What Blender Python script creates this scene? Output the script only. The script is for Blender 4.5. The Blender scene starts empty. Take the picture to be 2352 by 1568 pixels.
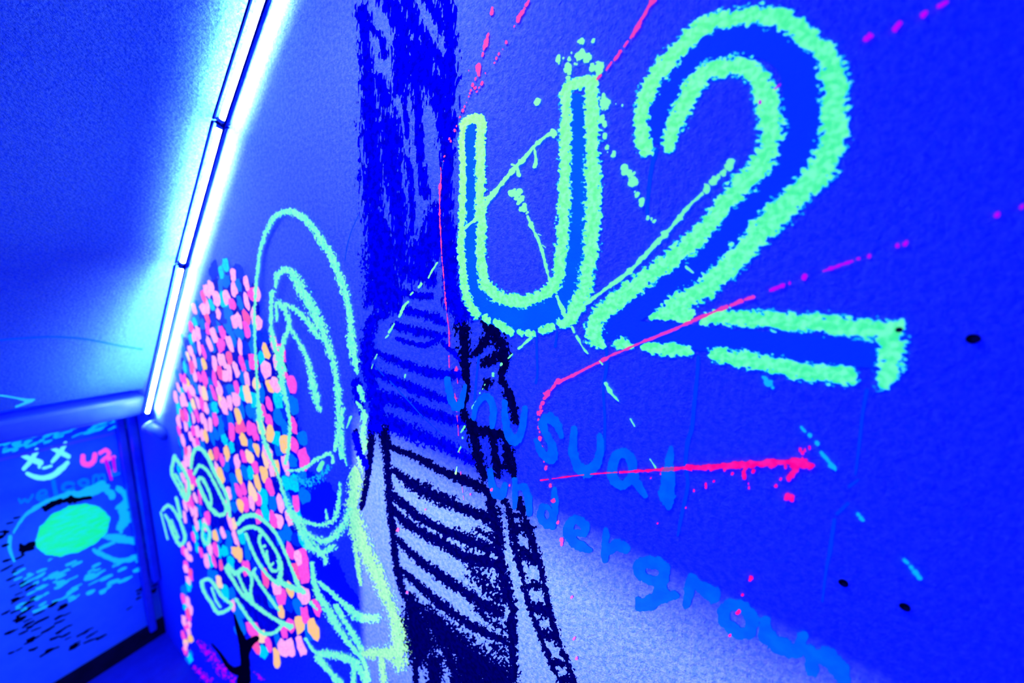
import bpy, bmesh, math, random
import numpy as np
from mathutils import Vector, Matrix

random.seed(7); RNG = np.random.default_rng(11)
SC = bpy.context.scene; COL = SC.collection

# ------------------------------------------------------------------ camera
F = 719.0; CX, CY = 1176.0, 784.0          # 11 mm lens on a 36 mm sensor
S = 0.8                                    # distance from lens to painted wall, metres
ZC = 4.32 * S                              # lens height above the landing floor
D_ = np.array([1050 - CX, 5800 - CY, F]); D_ /= np.linalg.norm(D_)
a_ = -200 - CX
H_ = np.array([a_, -(D_[0] * a_ + D_[2] * F) / D_[1], F]); H_ /= np.linalg.norm(H_)
U_ = -D_; N_ = np.cross(H_, U_)
cam = bpy.data.cameras.new('camera'); camo = bpy.data.objects.new('camera', cam); COL.objects.link(camo)
R_ = Matrix(((N_[0], -N_[1], -N_[2]), (H_[0], -H_[1], -H_[2]), (U_[0], -U_[1], -U_[2])))
camo.matrix_world = Matrix.Translation((0, 0, ZC)) @ R_.to_4x4()
cam.lens = 36 * F / 2352; cam.sensor_width = 36; cam.clip_start = 0.01
cam.dof.use_dof = True; cam.dof.focus_distance = 0.94; cam.dof.aperture_fstop = 0.75
SC.camera = camo

# ------------------------------------------------------------------ world, lights, exposure
SC.view_settings.view_transform = 'Standard'; SC.view_settings.look = 'None'
SC.view_settings.gamma = 1; SC.view_settings.use_curve_mapping = False; SC.view_settings.exposure = 0
w = bpy.data.worlds.new('ultraviolet_ambient'); SC.world = w; w.use_nodes = True
w.node_tree.nodes['Background'].inputs[0].default_value = (0.0, 0.0, 1.0, 1)
w.node_tree.nodes['Background'].inputs[1].default_value = 2.4
SC.cycles.transparent_max_bounces = 8; SC.cycles.max_bounces = 4; SC.cycles.diffuse_bounces = 2

def aim(o, tgt):
    d = Vector(tgt) - Vector(o.location); o.rotation_euler = d.to_track_quat('-Z', 'Y').to_euler()
def area(name, loc, tgt, sx, sy, power, col, spread=180):
    l = bpy.data.lights.new(name, 'AREA'); l.shape = 'RECTANGLE'; l.size = sx; l.size_y = sy
    l.energy = power; l.color = col; l.spread = math.radians(spread)
    o = bpy.data.objects.new(name, l); COL.objects.link(o); o.location = loc; aim(o, tgt); return o
def UN(x, y, z): return (x * S, y * S, z * S + ZC)
# violet lamp on the ceiling above the frame
area('ceiling_lamp_light', UN(0.3, 0.95, 1.6), UN(1, 1.0, 0.1), 0.3, 0.3, 3.0, (1.0, .95, 1.0), 112)
# daylight on the near wall, cut into a patch by the added panel
LP = np.array([-2.6, 1.9, 0.55])
area('patch_daylight', UN(*LP), UN(1, 0.6, -1.2), 0.05, 0.24, 46.0, (1.0, 0.85, 1.0), 75)

# ------------------------------------------------------------------ pixel -> surface
def rays(x, y):
    v = np.stack([np.asarray(x, float) - CX, np.asarray(y, float) - CY, np.full(np.shape(x), F)], -1)
    return np.stack([v @ N_, v @ H_, v @ U_], -1)
def on_wall(x, y, lift=0.0):
    r = rays(x, y); r = r / r[..., :1] * (S - lift); r[..., 2] += ZC; return r
YE = 5.42 * S
def on_end(x, y, lift=0.0):
    r = rays(x, y); r = r / r[..., 1:2] * (YE - lift); r[..., 2] += ZC; return r
# lamp line in the corner, (Y, Z) pairs in units of S, and the ceiling profile just above it
LAMP = []
for p in [(600, 0), (507, 283), (418, 608), (338, 950)]:
    r = rays(*p); LAMP.append(r / r[0] * 0.942)
d0 = LAMP[0] - LAMP[1]; LAMP0 = LAMP[0] + d0 * 0.5
prof = []
for q in [LAMP0] + LAMP[1:]:
    prof.append((q[1] + 0.042, q[2] + 0.045))
sl = (prof[-1][1] - prof[-2][1]) / (prof[-1][0] - prof[-2][0])
r = rays(325, 905); zt = float(r[2] / r[1]) * 4.86 + .06
prof[-1] = (4.86, zt)
CB = prof[-1][1]                           # height of the ceiling where it meets the beam
def on_ceiling(x, y, lift=0.0):            # last sloping panel
    r = rays(x, y); (y0, z0), (y1, z1) = prof[-2], prof[-1]
    n = np.array([0, -(z1 - z0), (y1 - y0)]); n /= np.linalg.norm(n)
    dd = (n @ np.array([0, y0, z0])) * S - lift
    r = r / (r @ n)[..., None] * dd; r[..., 2] += ZC; return r

# ------------------------------------------------------------------ materials
def nodes(name):
    m = bpy.data.materials.new(name); m.use_nodes = True; t = m.node_tree; t.nodes.clear()
    o = t.nodes.new('ShaderNodeOutputMaterial'); return m, t, o
def L(t, a, b): t.links.new(a, b)
def noise(t, scale, detail=3, rough=.6, stretch=None):
    g = t.nodes.new('ShaderNodeNewGeometry'); n = t.nodes.new('ShaderNodeTexNoise')
    n.inputs['Scale'].default_value = scale; n.inputs['Detail'].default_value = detail; n.inputs['Roughness'].default_value = rough
    if stretch:
        mp = t.nodes.new('ShaderNodeMapping'); mp.inputs['Scale'].default_value = stretch
        L(t, g.outputs['Position'], mp.inputs[0]); L(t, mp.outputs[0], n.inputs['Vector'])
    else: L(t, g.outputs['Position'], n.inputs['Vector'])
    return n
def mix(t, fac, c1, c2):
    m = t.nodes.new('ShaderNodeMix'); m.data_type = 'RGBA'
    m.inputs['A'].default_value = (*c1, 1); m.inputs['B'].default_value = (*c2, 1); L(t, fac, m.inputs['Factor']); return m.outputs['Result']
def ramp(t, fac, lo, hi):
    r = t.nodes.new('ShaderNodeMapRange'); r.inputs['From Min'].default_value = lo; r.inputs['From Max'].default_value = hi
    L(t, fac, r.inputs['Value']); return r.outputs[0]
def plaster(name, c1, c2, bumps, rough=.85, spec=.1, blot=(9, .35, .65)):
    m, t, o = nodes(name); b = t.nodes.new('ShaderNodeBsdfPrincipled')
    b.inputs['Roughness'].default_value = rough; b.inputs['Specular IOR Level'].default_value = spec
    n = noise(t, blot[0], 5, .7); L(t, mix(t, ramp(t, n.outputs['Fac'], blot[1], blot[2]), c1, c2), b.inputs['Base Color'])
    prev = None
    for sc, dist, st in bumps:
        bp = t.nodes.new('ShaderNodeBump'); bp.inputs['Strength'].default_value = st; bp.inputs['Distance'].default_value = dist
        L(t, noise(t, sc, 4, .6).outputs['Fac'], bp.inputs['Height'])
        if prev: L(t, prev, bp.inputs['Normal'])
        prev = bp.outputs[0]
    if prev: L(t, prev, b.inputs['Normal'])
    L(t, b.outputs[0], o.inputs[0]); return m
def paint(name, dif, glow=(0, 0, 0), dif2=None, glow2=None, sc=60, bump=.6, stretch=None, rng=(.4, .62)):
    """matt paint; fluorescent pigments re-emit the ultraviolet they take up (glow)"""
    m, t, o = nodes(name); b = t.nodes.new('ShaderNodeBsdfPrincipled')
    b.inputs['Roughness'].default_value = .8; b.inputs['Specular IOR Level'].default_value = .0 if max(dif[:2]) == 0 else .1
    n = noise(t, sc, 3, .6, stretch); f = ramp(t, n.outputs['Fac'], *rng)
    L(t, mix(t, f, dif, dif2 or dif), b.inputs['Base Color'])
    if max(glow) > 0:
        L(t, mix(t, f, glow, glow2 or glow), b.inputs['Emission Color']); b.inputs['Emission Strength'].default_value = 1
    bp = t.nodes.new('ShaderNodeBump'); bp.inputs['Strength'].default_value = bump; bp.inputs['Distance'].default_value = .003
    L(t, noise(t, 160, 3).outputs['Fac'], bp.inputs['Height']); L(t, bp.outputs[0], b.inputs['Normal'])
    L(t, b.outputs[0], o.inputs[0]); return m
def glowmat(name, col, st):
    m, t, o = nodes(name); e = t.nodes.new('ShaderNodeEmission'); e.inputs[0].default_value = (*col, 1); e.inputs[1].default_value = st
    L(t, e.outputs[0], o.inputs[0]); return m
M = {}
M['wall'] = plaster('blue_stippled_plaster', (.08, .22, .93), (.20, .35, .95), [(55, .010, .7), (170, .006, .8)], .7, .12, blot=(75, .40, .60))
M['ceiling'] = plaster('blue_textured_ceiling', (.02, .12, .93), (.09, .27, .95), [(100, .02, 1.0), (230, .006, .8)], .55, .2, blot=(110, .4, .6))
M['endwall'] = plaster('blue_end_wall', (.06, .40, .93), (.08, .48, .95), [(60, .003, .4)])
M['floor'] = plaster('blue_floor', (.02, .04, .6), (.02, .05, .7), [(30, .004, .4)])
M['frame'] = plaster('painted_frame', (.04, .12, .6), (.06, .15, .7), [(40, .002, .3)], rough=.35, spec=.35)
M['fitting'] = plaster('pale_fitting', (.2, .36, .9), (.24, .4, .95), [(60, .001, .2)], rough=.4, spec=.4)
M['navy'] = plaster('dark_navy_gap_and_screw', (.005, .005, .02), (.01, .01, .04), [(40, .002, .3)])
M['batten'] = plaster('lamp_batten', (.0005, .002, .10), (.001, .003, .12), [(40, .001, .2)], spec=.0)
M['tube'] = glowmat('ultraviolet_tube', (.55, .9, 1.0), 230)
M['mint'] = paint('mint_fluorescent_paint', (.95, .5, .12), (.01, .9, .20), (1, .5, .2), (.13, 1.0, .30), sc=90)
M['mintline'] = paint('mint_splash_paint', (.7, .6, .1), (.12, .9, .42))
M['cyanmint'] = paint('cyan_mint_paint', (.12, .2, .0), (.10, .9, .75), (.15, .2, .0), (.28, 1.0, .75), sc=90)
M['icy'] = paint('icy_cyan_paint', (.1, .2, .1), (.16, .95, .90))
M['neck'] = paint('pale_mint_paint', (.08, .05, .0), (.18, .85, .55), None, (.38, 1.0, .68), sc=90)
M['cyan'] = paint('cyan_paint', (.1, .3, .4), (.0, .42, .75))
M['pink'] = paint('pink_fluorescent_paint', (.5, .1, .2), (.8, .035, .22))
M['magenta'] = paint('magenta_and_dimmed_pink', (.4, .02, .3), (.5, .0, .6))  # also for pink splashes at right: weaker ultraviolet put into the colour
M['red'] = paint('red_pink_paint', (.4, .02, .1), (.95, .0, .16), None, (1, .01, .28))
M['fill'] = paint('mid_blue_paint', (.0, .09, .95), (0, .075, .3), None, (0, .095, .3), sc=12)
M['fill_dim'] = paint('mid_blue_paint_dimmed', (.02, .10, .95), (0, .02, .3))  # same blue as the U filling, with the light falloff put into the colour
M['lettering'] = paint('sky_blue_lettering', (.0, .03, .6), (0, .09, .4), None, (0, .125, .4), sc=25)
M['welcome'] = paint('welcome_blue', (.0, .2, .9), (0, .13, .6))
M['faint'] = paint('thin_blue_drip', (.0, .10, .95), (0, .032, .3))
M['dim'] = paint('ultramarine_paint', (.0, .0, .42), (0, 0, .0), (.0, .0, .75), sc=40)  # bluer, less dark tone than the ink strokes
M['ink'] = paint('navy_black_paint', (.0, .0, .028), (0, 0, .0), (.0, .0, .055), sc=60)
M['black'] = paint('black_paint', (.0, .0, .012))
M['base'] = paint('ultramarine_base_coat', (.0, .006, .42), (0, 0, 0), (.0, .03, .6), sc=15)
M['base2'] = paint('blue_base_coat', (.0, .03, .8))
DAB = {
 'cream': paint('cream_dab', (.4, .3, .1), (1, .60, .52), None, (1, .72, .30), sc=70),
 'palepink': paint('pale_pink_dab', (.5, .2, .2), (1, .30, .62), None, (1, .55, .70), sc=90),
 'pinkdab': paint('pink_dab', (.5, .05, .1), (1, .06, .62), None, (1, .11, .75), sc=90),
 'orange': paint('orange_dab', (.4, .3, .05), (1, .55, .35), None, (1, .62, .10), sc=60),
 'rose': paint('rose_dab', (.5, .05, .1), (1, .04, .45), None, (1, .16, .32), sc=90),
 'teal': paint('teal_dab', (.0, .1, .6), (.0, .18, .5), None, (.0, .12, .5), sc=90),
 'aqua': paint('aqua_dab', (.0, .2, .3), (.0, .75, .75), None, (.0, .50, .75), sc=90),
 'blue': paint('blue_dab', (.0, .03, .6), (.0, .03, .4), None, (.0, .015, .4), sc=90)}

# ------------------------------------------------------------------ object helpers
def tag(o, label, cat, group=None):
    o['label'] = label; o['category'] = cat
    if group: o['group'] = group
    return o
def struct(o, label=None):
    o['kind'] = 'structure'
    if label: o['label'] = label
    return o
def link(name, verts, faces, mat, parent=None, origin=None):
    v = np.asarray(verts, float)
    if parent is not None: og = np.array(parent['_o'])
    else: og = v.mean(0) if origin is None else np.asarray(origin, float)
    me = bpy.data.meshes.new(name); me.from_pydata((v - og).tolist(), [], faces); me.materials.append(mat); me.update()
    o = bpy.data.objects.new(name, me); COL.objects.link(o)
    if parent is not None: o.parent = parent
    else: o.location = og
    return o
ORI = []
def empty(name, loc, label, cat, group=None):
    o = bpy.data.objects.new(name, None); COL.objects.link(o); o.location = loc; o.empty_display_size = .05
    o['_o'] = [float(c) for c in loc]; ORI.append(o); return tag(o, label, cat, group)
def bmobj(name, bm, mat, parent=None, smooth=False):
    vs = np.array([v.co[:] for v in bm.verts]); bm.verts.index_update()
    fs = [[v.index for v in f.verts] for f in bm.faces]
    o = link(name, vs, fs, mat, parent); bm.free()
    if smooth:
        for p in o.data.polygons: p.use_smooth = True
    return o
def box(bm, x0, x1, y0, y1, z0, z1, bev=0, mtx=None):
    r = bmesh.ops.create_cube(bm, size=1, matrix=Matrix.Translation(((x0 + x1) / 2, (y0 + y1) / 2, (z0 + z1) / 2)) @ Matrix.Diagonal((x1 - x0, y1 - y0, z1 - z0, 1)))
    vs = r['verts']
    if bev:
        es = list({e for v in vs for e in v.link_edges})
        rr = bmesh.ops.bevel(bm, geom=es, offset=bev, segments=2, affect='EDGES', profile=.5)
        vs = list({v for f in rr['faces'] for v in f.verts} | {v for v in vs if v.is_valid})
    if mtx is not None: bmesh.ops.transform(bm, matrix=mtx, verts=vs)
    return bm
def cyl(bm, p, q, r, seg=16, r2=None):
    p, q = Vector(p), Vector(q); d = q - p
    m = Matrix.Translation((p + q) / 2) @ d.to_track_quat('Z', 'Y').to_matrix().to_4x4()
    bmesh.ops.create_cone(bm, cap_ends=True, segments=seg, radius1=r, radius2=r if r2 is None else r2, depth=d.length, matrix=m); return bm

# ------------------------------------------------------------------ brush strokes as real meshes (marching squares)
CROP = {'A': (1000, 0, 3.136), 'B': (1000, 400, 3.136), 'C': (1400, 0, 3.137), 'D': (1400, 400, 2.851), 'E': (1200, 700, 2.851),
        'F': (1400, 900, 2.348), 'G': (1800, 0, 1.96), 'H': (0, 820, 4.126), 'I': (0, 0, 1.96), 'J': (0, 750, 1.917),
        'K': (350, 450, 2.613), 'L': (350, 950, 2.537), 'M': (780, 0, 2.24), 'N': (780, 600, 3.137), 'O': (780, 968, 2.613),
        'P': (1000, 800, 2.041), 'X': (0, 0, 1.0)}
def px(crop, pts, w=None):
    ox, oy, k = CROP[crop]; out = []
    for p in pts:
        ww = p[2] if len(p) > 2 else w
        out.append((ox + p[0] / k, oy + p[1] / k, ww / k))
    return out
def smooth(pts):
    if len(pts) < 3: return pts
    P = np.array(pts, float); out = []
    Q = np.vstack([2 * P[0] - P[1], P, 2 * P[-1] - P[-2]])
    for i in range(1, len(Q) - 2):
        n = max(2, int(np.hypot(*(Q[i + 1] - Q[i])[:2]) / 9))
        for k in range(n):
            t = k / n; p0, p1, p2, p3 = Q[i - 1], Q[i], Q[i + 1], Q[i + 2]
            v = .5 * (2 * p1 + (p2 - p0) * t + (2 * p0 - 5 * p1 + 4 * p2 - p3) * t * t + (3 * p1 - p0 - 3 * p2 + p3) * t ** 3)
            v[2] = p1[2] + (p2[2] - p1[2]) * t; out.append(tuple(v))
    out.append(tuple(P[-1])); return out
TAB = RNG.random((256, 256))
def vnoise(a, b):
    ia = np.floor(a).astype(int); ib = np.floor(b).astype(int); fa = a - ia; fb = b - ib
    fa = fa * fa * (3 - 2 * fa); fb = fb * fb * (3 - 2 * fb)
    g = lambda i, j: TAB[i & 255, j & 255]
    return (g(ia, ib) * (1 - fa) + g(ia + 1, ib) * fa) * (1 - fb) + (g(ia, ib + 1) * (1 - fa) + g(ia + 1, ib + 1) * fa) * fb
def fbm(a, b): return (vnoise(a, b) + .6 * vnoise(a * 2.1 + 31, b * 2.1 + 7) + .35 * vnoise(a * 4.3 + 5, b * 4.3 + 71)) / 1.95
LIFTN = [0]
def strokes(name, sts, mat, surf=on_wall, layer=2, R=.7, t=.2, cell=2.5, fr=(70, 110), rot=0.0, parent=None, polys=(), hole=0, wob=0):
    """sts: list of [(x, y, width)...]; every stroke is a capsule chain eroded by a grain noise fixed to the wall"""
    S_ = [smooth(s) for s in sts]
    if wob:
        for s in S_:
            for k in range(len(s)): s[k] = (s[k][0], s[k][1], s[k][2] * (1 + wob * (2.4 * vnoise(np.array(s[k][0] * .11), np.array(s[k][1] * .11 + 9.3)) - 1.0)))
    allp = np.array([p for s in S_ for p in s] + [(q[0], q[1], 6) for pl in polys for q in pl])
    x0, y0 = (allp[:, :2] - allp[:, 2:3] * .65).min(0) - 2 * cell; x1, y1 = (allp[:, :2] + allp[:, 2:3] * .65).max(0) + 2 * cell
    nx = int((x1 - x0) / cell) + 2; ny = int((y1 - y0) / cell) + 2
    gx = x0 + np.arange(nx) * cell; gy = y0 + np.arange(ny) * cell
    V = np.full((ny, nx), -3.0)
    for s in S_:
        if len(s) == 1: s = [s[0], (s[0][0] + .1, s[0][1] + .1, s[0][2])]
        for (ax, ay, aw), (bx, by, bw) in zip(s[:-1], s[1:]):
            m = max(aw, bw) * .75 + cell
            i0 = max(0, int((min(ax, bx) - m - x0) / cell)); i1 = min(nx, int((max(ax, bx) + m - x0) / cell) + 2)
            j0 = max(0, int((min(ay, by) - m - y0) / cell)); j1 = min(ny, int((max(ay, by) + m - y0) / cell) + 2)
            X, Y = np.meshgrid(gx[i0:i1], gy[j0:j1]); dx, dy = bx - ax, by - ay
            q = np.clip(((X - ax) * dx + (Y - ay) * dy) / max(dx * dx + dy * dy, 1e-6), 0, 1)
            dist = np.hypot(X - ax - q * dx, Y - ay - q * dy); r = (aw + (bw - aw) * q) / 2
            V[j0:j1, i0:i1] = np.maximum(V[j0:j1, i0:i1], 1 - dist / r)
    X, Y = np.meshgrid(gx, gy)
    for pl in polys:                                       # filled outline: signed distance to its edge
        P = np.array([q[:2] for q in pl], float); ins = np.zeros(X.shape, bool); dm = np.full(X.shape, 1e9)
        for k in range(len(P)):
            (ax, ay), (bx, by) = P[k], P[(k + 1) % len(P)]
            c = ((ay > Y) != (by > Y)); ins ^= c & (X < (bx - ax) * (Y - ay) / (by - ay + 1e-9) + ax)
            dx, dy = bx - ax, by - ay; q = np.clip(((X - ax) * dx + (Y - ay) * dy) / (dx * dx + dy * dy + 1e-9), 0, 1)
            dm = np.minimum(dm, np.hypot(X - ax - q * dx, Y - ay - q * dy))
        V = np.maximum(V, np.where(ins, np.minimum(dm / 12, 1.0) + t, t - dm / 12))
    W = surf(X, Y); A = W[..., 1] if surf is not on_end else W[..., 0]; B = W[..., 2]
    ca, sa = math.cos(rot), math.sin(rot)
    n = fbm((A * ca + B * sa) * fr[0], (B * ca - A * sa) * fr[1])
    Fd = V + (n - .5) * R - t
    if hole: Fd = np.minimum(Fd, (fbm(A * fr[0] * 1.7 + 90, B * fr[1] * 1.7) - hole) * 3)
    Fd = np.where(V < -.6, -1, Fd)
    LIFTN[0] += 1
    lift = .0008 * layer + (LIFTN[0] % 16) * .00003
    return contour(name, X, Y, Fd, lambda a, b: surf(a, b, lift), mat, parent)
def contour(name, X, Y, Fd, surf, mat, parent):
    ny, nx = Fd.shape; I = Fd > 0
    c = I[:-1, :-1].astype(int) + I[:-1, 1:] + I[1:, 1:] + I[1:, :-1]
    vid = {}; vx = []; faces = []
    def corner(j, i):
        k = (j, i)
        if k not in vid: vid[k] = len(vx); vx.append((X[j, i], Y[j, i]))
        return vid[k]
    def edge(j, i, j2, i2):
        k = (j, i, j2, i2) if (j, i) < (j2, i2) else (j2, i2, j, i)
        if k not in vid:
            f0, f1 = Fd[k[0], k[1]], Fd[k[2], k[3]]; q = min(max(f0 / (f0 - f1), .02), .98)
            vid[k] = len(vx); vx.append((X[k[0], k[1]] + (X[k[2], k[3]] - X[k[0], k[1]]) * q, Y[k[0], k[1]] + (Y[k[2], k[3]] - Y[k[0], k[1]]) * q))
        return vid[k]
    for j in range(ny - 1):                                # full cells: one quad per run
        full = np.flatnonzero(np.diff(np.concatenate(([0], (c[j] == 4).astype(int), [0]))))
        for a, b in full.reshape(-1, 2): faces.append((corner(j, a), corner(j, b), corner(j + 1, b), corner(j + 1, a)))
    for j, i in np.argwhere((c > 0) & (c < 4)):
        cs = [(j, i), (j, i + 1), (j + 1, i + 1), (j + 1, i)]; f = []
        for k in range(4):
            p, q = cs[k], cs[(k + 1) % 4]
            if I[p]: f.append(corner(*p))
            if I[p] != I[q]: f.append(edge(*p, *q))
        if len(f) > 2: faces.append(tuple(f))
    if not faces: faces = [(0, 1, 2)]; vx = [(X[0, 0], Y[0, 0]), (X[0, 1], Y[0, 1]), (X[1, 0], Y[1, 0])]
    v = np.array(vx); return link(name, surf(v[:, 0], v[:, 1]), faces, mat, parent)
def rimmed(name, sts, parent, polys=()):
    if name == 'dash':                     # the ends of a dash are blunt: pull the round caps in
        q = []
        for s_ in sts:
            s_ = [list(p) for p in s_]
            for a, b in ((0, 1), (-1, -2)):
                d = math.hypot(s_[b][0] - s_[a][0], s_[b][1] - s_[a][1]); k = min(.3, s_[a][2] * .28 / max(d, 1))
                s_[a][0] += (s_[b][0] - s_[a][0]) * k; s_[a][1] += (s_[b][1] - s_[a][1]) * k
            q.append([(p[0], p[1], p[2] * .9) for p in s_])
        sts = q
    strokes('blur_fringe', sts, M['cyan'], parent=parent, polys=polys, **{**mint, 'layer': 2.5, 't': mint['t'] - .13})  # lens-blur fringe put in as a slightly wider cyan underlay
    strokes(name, sts, M['mint'], parent=parent, polys=polys, **mint)
def at(p, surf=on_wall): return surf(np.array(p[0], float), np.array(p[1], float))
def dots(crop, pts, w=None):
    out = []
    for p in px(crop, pts, w):
        x, y, d = p; a = random.uniform(-.6, .6) + 1.2
        out.append([(x - math.cos(a) * d * .2, y + math.sin(a) * d * .3, d), (x + math.cos(a) * d * .2, y - math.sin(a) * d * .3, d * .9)])
    return out

# ------------------------------------------------------------------ the setting
PR = [(-1.6, prof[0][1] + .25), (0.9, prof[0][1] + .25)] + prof       # ceiling profile
FL = -4.32
poly = [(-1.6, FL), (6.0, FL), (6.0, CB), (4.86, CB)] + PR[::-1][1:]
n = len(poly)
vs = [UN(1.0, y, z) for y, z in poly] + [UN(1.12, y, z) for y, z in poly]
fs = [tuple(range(n))[::-1], tuple(range(n, 2 * n))] + [(i, (i + 1) % n, n + (i + 1) % n, n + i) for i in range(n)]
struct(link('wall_right', vs, fs, M['wall']), 'blue rough-plastered wall covered in fluorescent graffiti')
vs = []; fs = []
for y, z in PR: vs += [UN(-1.9, y, z), UN(1.0, y, z), UN(1.0, y + .08, z + .12), UN(-1.9, y + .08, z + .12)]
for i in range(len(PR) - 1):
    for k in range(4): fs.append((4 * i + k, 4 * i + (k + 1) % 4, 4 * i + 4 + (k + 1) % 4, 4 * i + 4 + k))
struct(link('ceiling', vs, fs, M['ceiling']), 'blue textured ceiling sloping down with the stairs')
bm = bmesh.new(); box(bm, -1.9 * S, S, YE, YE + .1, ZC + FL * S + .17, ZC + CB * S)
struct(bmobj('wall_end', bm, M['endwall']), 'far blue wall at the foot of the stairs with graffiti')
bm = bmesh.new(); box(bm, -1.9 * S, S, YE - .03, YE + .1, ZC + FL * S, ZC + FL * S + .17)  # dark strip drawn in place of the shaded gap under the wall
struct(bmobj('shadow_gap_end', bm, M['navy']), 'black strip standing for the shaded gap under the far graffiti wall')
bm = bmesh.new(); box(bm, -1.9 * S, 1.12 * S, 1.0, 6.0 * S, ZC + FL * S - .1, ZC + FL * S)
struct(bmobj('floor', bm, M['floor']), 'dark blue landing floor at the foot of the stairs')
def zat(x, y, Y):
    r = rays(x, y); return ZC + float(r[2] / r[1]) * Y * S
ZT = zat(325, 905, 4.86); ZB = zat(310, 952, 4.86)
# beam over the foot of the stairs
bm = bmesh.new(); box(bm, -1.9 * S, .995 * S, 4.78 * S, 5.12 * S, ZB, ZT, .03)
struct(bmobj('trim_1', bm, M['frame']), 'rounded blue beam between ceiling and far wall')
bm = bmesh.new(); z1 = float(at((150, 1020), on_end)[2]); box(bm, -1.9 * S, .86 * S, YE - .008, YE, z1 - .012, z1 + .012, .004)
struct(bmobj('trim_2', bm, M['fitting']), 'thin moulding across the far wall under the beam')
# stepped door jamb in the far corner
zj = float(at((345, 1240), on_wall)[2])
bm = bmesh.new(); box(bm, .87 * S, .93 * S, YE - .07, YE, zj - .9, ZB, .012); o = bmobj('trim_3', bm, M['frame']); struct(o, 'inner rounded jamb beside the far graffiti wall')
bm = bmesh.new(); box(bm, .935 * S, .998 * S, YE - .16, YE, zj - .35, ZB, .018); o = bmobj('trim_4', bm, M['frame']); struct(o, 'outer rounded jamb in the far corner')
# stairs below the frame
for k in range(14):
    y1 = 3.0 - k * .27; z1 = FL + (k + 1) * .215
    bm = bmesh.new(); box(bm, -.55 * S, 1.0 * S, (y1 - .27) * S, y1 * S, ZC + FL * S, ZC + z1 * S, .006)
    if k == 0: st0 = bmobj('stairs', bm, M['floor']); struct(st0, 'blue stairs descending along the painted wall'); st0['_o'] = list(st0.location); ORI.append(st0)
    else: bmobj('step', bm, M['floor'], st0)
# added unseen panel behind the camera, shaped to cut the daylight's edges
XO = -0.75
def on_blocker(px_):
    q = at(px_) ; q = np.array([q[0] / S, q[1] / S, (q[2] - ZC) / S]); k = (XO - LP[0]) / (q[0] - LP[0]); return LP + (q - LP) * k
e1 = on_blocker((838, 995)); e2 = on_blocker((1850, 1560)); ev = on_blocker((836, 1500))
sl = (e2[2] - e1[2]) / (e2[1] - e1[1])
yj = ev[1]
za = e1[2] + sl * (yj - e1[1]); zb = za + sl * (-2.6)
prism = [(yj + .0, za), (yj - 2.6, zb), (yj - 2.6, zb + 1.6), (yj + 1.5, za + 1.9), (yj + 1.5, za - 2.0), (yj, za - 2.0)]
vs = [UN(XO, y, z) for y, z in prism] + [UN(XO - .02, y, z) for y, z in prism]; n = len(prism)
fs = [tuple(range(n)), tuple(range(n, 2 * n))[::-1]] + [(i, n + i, n + (i + 1) % n, (i + 1) % n) for i in range(n)]
struct(link('light_blocker', vs, fs, M['wall']), 'added unseen panel that cuts the edges of the daylight patch')

# ------------------------------------------------------------------ ultraviolet lamps in the corner
def lamp(p, q, label, rail=.0215):
    p = np.array(p); q = np.array(q); d = (q - p) / np.linalg.norm(q - p)
    nb = np.array([-1.0, d[2] * .0, 0]); nc = np.array([0, d[2], -d[1]]); nc = nc / np.linalg.norm(nc)
    if nc[2] > 0: nc = -nc
    out = (nb + nc); out -= d * (out @ d); out /= np.linalg.norm(out); sd = np.cross(d, out)
    t = empty('fluorescent_light', p * 1.0, label, 'lamp', 'ultraviolet tubes along the corner')
    Ln = np.linalg.norm(q - p); C0 = (p + q) / 2
    mt = Matrix(((sd[0], out[0], d[0], C0[0]), (sd[1], out[1], d[1], C0[1]), (sd[2], out[2], d[2], C0[2]), (0, 0, 0, 1)))
    bm = bmesh.new(); box(bm, -.006, .006, -.034, -.022, -Ln / 2 + .004, Ln / 2 - .004, .002, mt); bmobj('batten', bm, M['batten'], t)
    for sg in (-1, 1):                     # side rails that screen the tube from the room: light only escapes back into the corner
        bm = bmesh.new(); box(bm, sg * .022 - .0035, sg * .022 + .0035, .008, 0.0198 if sg * sd[0] > 0 else rail, -Ln / 2 + .005, Ln / 2 - .005, .0008, mt); bmobj('side_rail', bm, M['batten'], t)
    for e_ in (-1, 1):
        bm = bmesh.new(); box(bm, -.023, .023, -.03, .010, e_ * (Ln / 2 - .008) - .002, e_ * (Ln / 2 - .008) + .002, .001, mt); bmobj('end_plate', bm, M['batten'], t)
    bm = bmesh.new(); cyl(bm, p + d * .02, q - d * .02, .009, 14); bmobj('tube', bm, M['tube'], t, True)
    for s_, e_ in ((p, 1), (q, -1)):
        bm = bmesh.new(); cyl(bm, s_ + d * .007 * e_, s_ + d * .024 * e_, .0135, 14); cyl(bm, s_ + d * .012 * e_ - out * .02, s_ + d * .012 * e_, .007, 10)
        bmobj('end_cap', bm, M['frame'], t, True)
LW = [np.array(UN(*q)) for q in [LAMP0] + LAMP[1:]]
lamp(LW[0], LW[1], 'uppermost glowing tube of the corner light line, cut by the top edge')
lamp(LW[1], LW[2], 'middle glowing white tube of the corner light line')
lamp(LW[2], LW[3], 'lowest glowing tube, ending at the beam by the far wall', .0255)
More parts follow.
